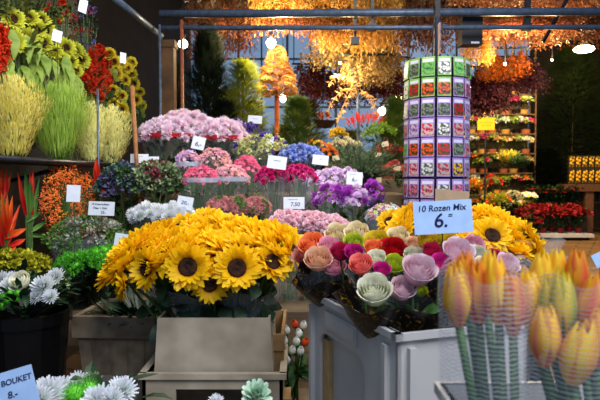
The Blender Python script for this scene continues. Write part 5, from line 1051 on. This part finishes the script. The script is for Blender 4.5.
# awning cloth top left
b = MB(); k = [b.add(P(x, y, D)) for x, y, D in ((196, -8, 5.0), (262, -8, 5.0), (262, 16, 6.2), (200, 16, 6.2))]; k2 = [b.add(P(x, y, D)+Vector((0, 0, .02))) for x, y, D in ((196, -8, 5.0), (262, -8, 5.0), (262, 16, 6.2), (200, 16, 6.2))]
b.face(*k); b.face(*k2[::-1])
for i in range(4): b.face(k[i], k2[i], k2[(i+1) % 4], k[(i+1) % 4])
o = obj('awning_cloth', b.mesh('awning_cloth', mat('beige_canvas', (150, 136, 112), (130, 116, 94), rnd=0))); tag(o, 'beige canvas awning strip at the top left of centre', 'awning')
# ================================================================== LAMPS
def lamp(px, py, D, r, label, energy, colr=(255, 206, 130), strength=30, cord=True, flat=1):
    p = P(px, py, D); t = thing('hanging_lamp', p, label, 'lamp')
    b = MB(); b.ball((0, 0, 0), r, 16, 10); obj('bulb', b.mesh('bulb', glow('bulb_%d' % strength, colr, strength), True), t, sc=(1/flat, 1/flat, flat))
    b = MB(); b.lathe([(.001, r*2.2), (r*.5, r*2.1), (r*.6, r*.9), (r*.45, r*.8)], 14); obj('socket', b.mesh('socket', BSTEEL, True), t)
    if cord: b = MB(); b.tube([(0, 0, r*2), (0, 0, 6.68-p.z)], .004, .004, 4, False); obj('cord', b.mesh('cord', BSTEEL), t)
    l = bpy.data.lights.new('lamp_light', 'POINT'); l.energy = energy; l.color = lin(colr)[:3]; l.shadow_soft_size = r*1.3
    o = bpy.data.objects.new('lamp_light', l); C.objects.link(o); o.location = p-Vector((0, 0.12, r*1.2))
WARM = (255, 222, 160)
lamp(271, 43, 5.08, .04, 'bright round lamp above the golden topiary', 60, (255, 226, 180), 60)
lamp(183, 44, 6.6, .05, 'lamp glowing behind the brown pillar and thin pole', 40, (255, 226, 190), 30)
lamp(283, 97, 6.4, .045, 'white lamp low behind the orange topiary stem', 30, (255, 236, 200), 12, flat=1.3)
lamp(340, 63, 5.55, .012, 'tiny added lamp hidden in the golden dried bunches', 28, WARM, 20)  # extra bulb, put in to light the golden bunches
lamp(372, 48, 4.75, .025, 'small lamp under the golden bunches left of the seed stand', 45, WARM, 14) if False else None
lamp(478, 84, 8.2, .09, 'oval white lamp right of the seed stand', 130, (255, 230, 190), 20, flat=.62)
lamp(584, 49, 9.0, .09, 'white lamp at the top right under the dark bunches', 170, (255, 232, 200), 20, flat=.6)
lamp(382, 111, 9.0, .06, 'white lamp low left of the seed stand, lower one', 60, (255, 236, 210), 12)
lamp(398, 98, 9.2, .06, 'white lamp left of the seed stand, upper one', 40, (255, 236, 210), 12)
lamp(535, 72, 12.2, .04, 'added lamp lighting the far colourful rack', 420, WARM, 20)  # extra lamp, put in to brighten the rack and floor beyond
lamp(505, 64, 5.5, .012, 'tiny added lamp tucked among the copper dried bunches', 50, WARM, 12)  # extra bulb, put in to light the copper bunches
lamp(552, 60, 6.2, .012, 'tiny added lamp at the right end of the copper dried bunches', 25, WARM, 10)  # another extra bulb, put in for the copper bunches
def area(loc, target, sx, sy, e, colr):
    l = bpy.data.lights.new('unseen_area_light', 'AREA'); l.shape = 'RECTANGLE'; l.size = sx; l.size_y = sy; l.energy = e; l.color = lin(colr)[:3]
    o = bpy.data.objects.new('unseen_area_light', l); C.objects.link(o); o.location = loc; o.rotation_mode = 'QUATERNION'; o.rotation_quaternion = (Vector(target)-Vector(loc)).to_track_quat('-Z', 'Y')
area((1.0, -.3, 3.4), (.4, 2.2, 1.0), 2.1, 1.6, 118, (240, 243, 255))  # unseen area light above the camera, added to the sky's daylight from the front
area((.3, 2.6, 3.0), (.2, 3.0, 1.0), 1.8, .8, 42, (255, 240, 225))  # unseen warm area light above the middle display
area((.2, 1.5, 3.0), (-1.6, 3.0, 1.9), 1.0, .6, 22, (255, 250, 225))  # unseen area light added to brighten the left flower wall
area((4.4, 9.5, 6.0), (6.4, 15.0, 2.0), 1.5, 1.0, 520, (255, 214, 160))  # unseen warm area light added to brighten the fir and far shop
W = bpy.data.worlds.new('sky'); bpy.context.scene.world = W; W.use_nodes = True
bg = W.node_tree.nodes['Background']; bg.inputs[0].default_value = lin((150, 188, 235)); bg.inputs[1].default_value = .65
sc_ = bpy.context.scene
sc_.view_settings.view_transform = 'Standard'; sc_.view_settings.look = 'None'; sc_.view_settings.exposure = 0; sc_.view_settings.gamma = 1
sc_.view_settings.use_curve_mapping = False
sc_.cycles.max_bounces = 6; sc_.cycles.transparent_max_bounces = 12; sc_.cycles.diffuse_bounces = 3; sc_.cycles.glossy_bounces = 2
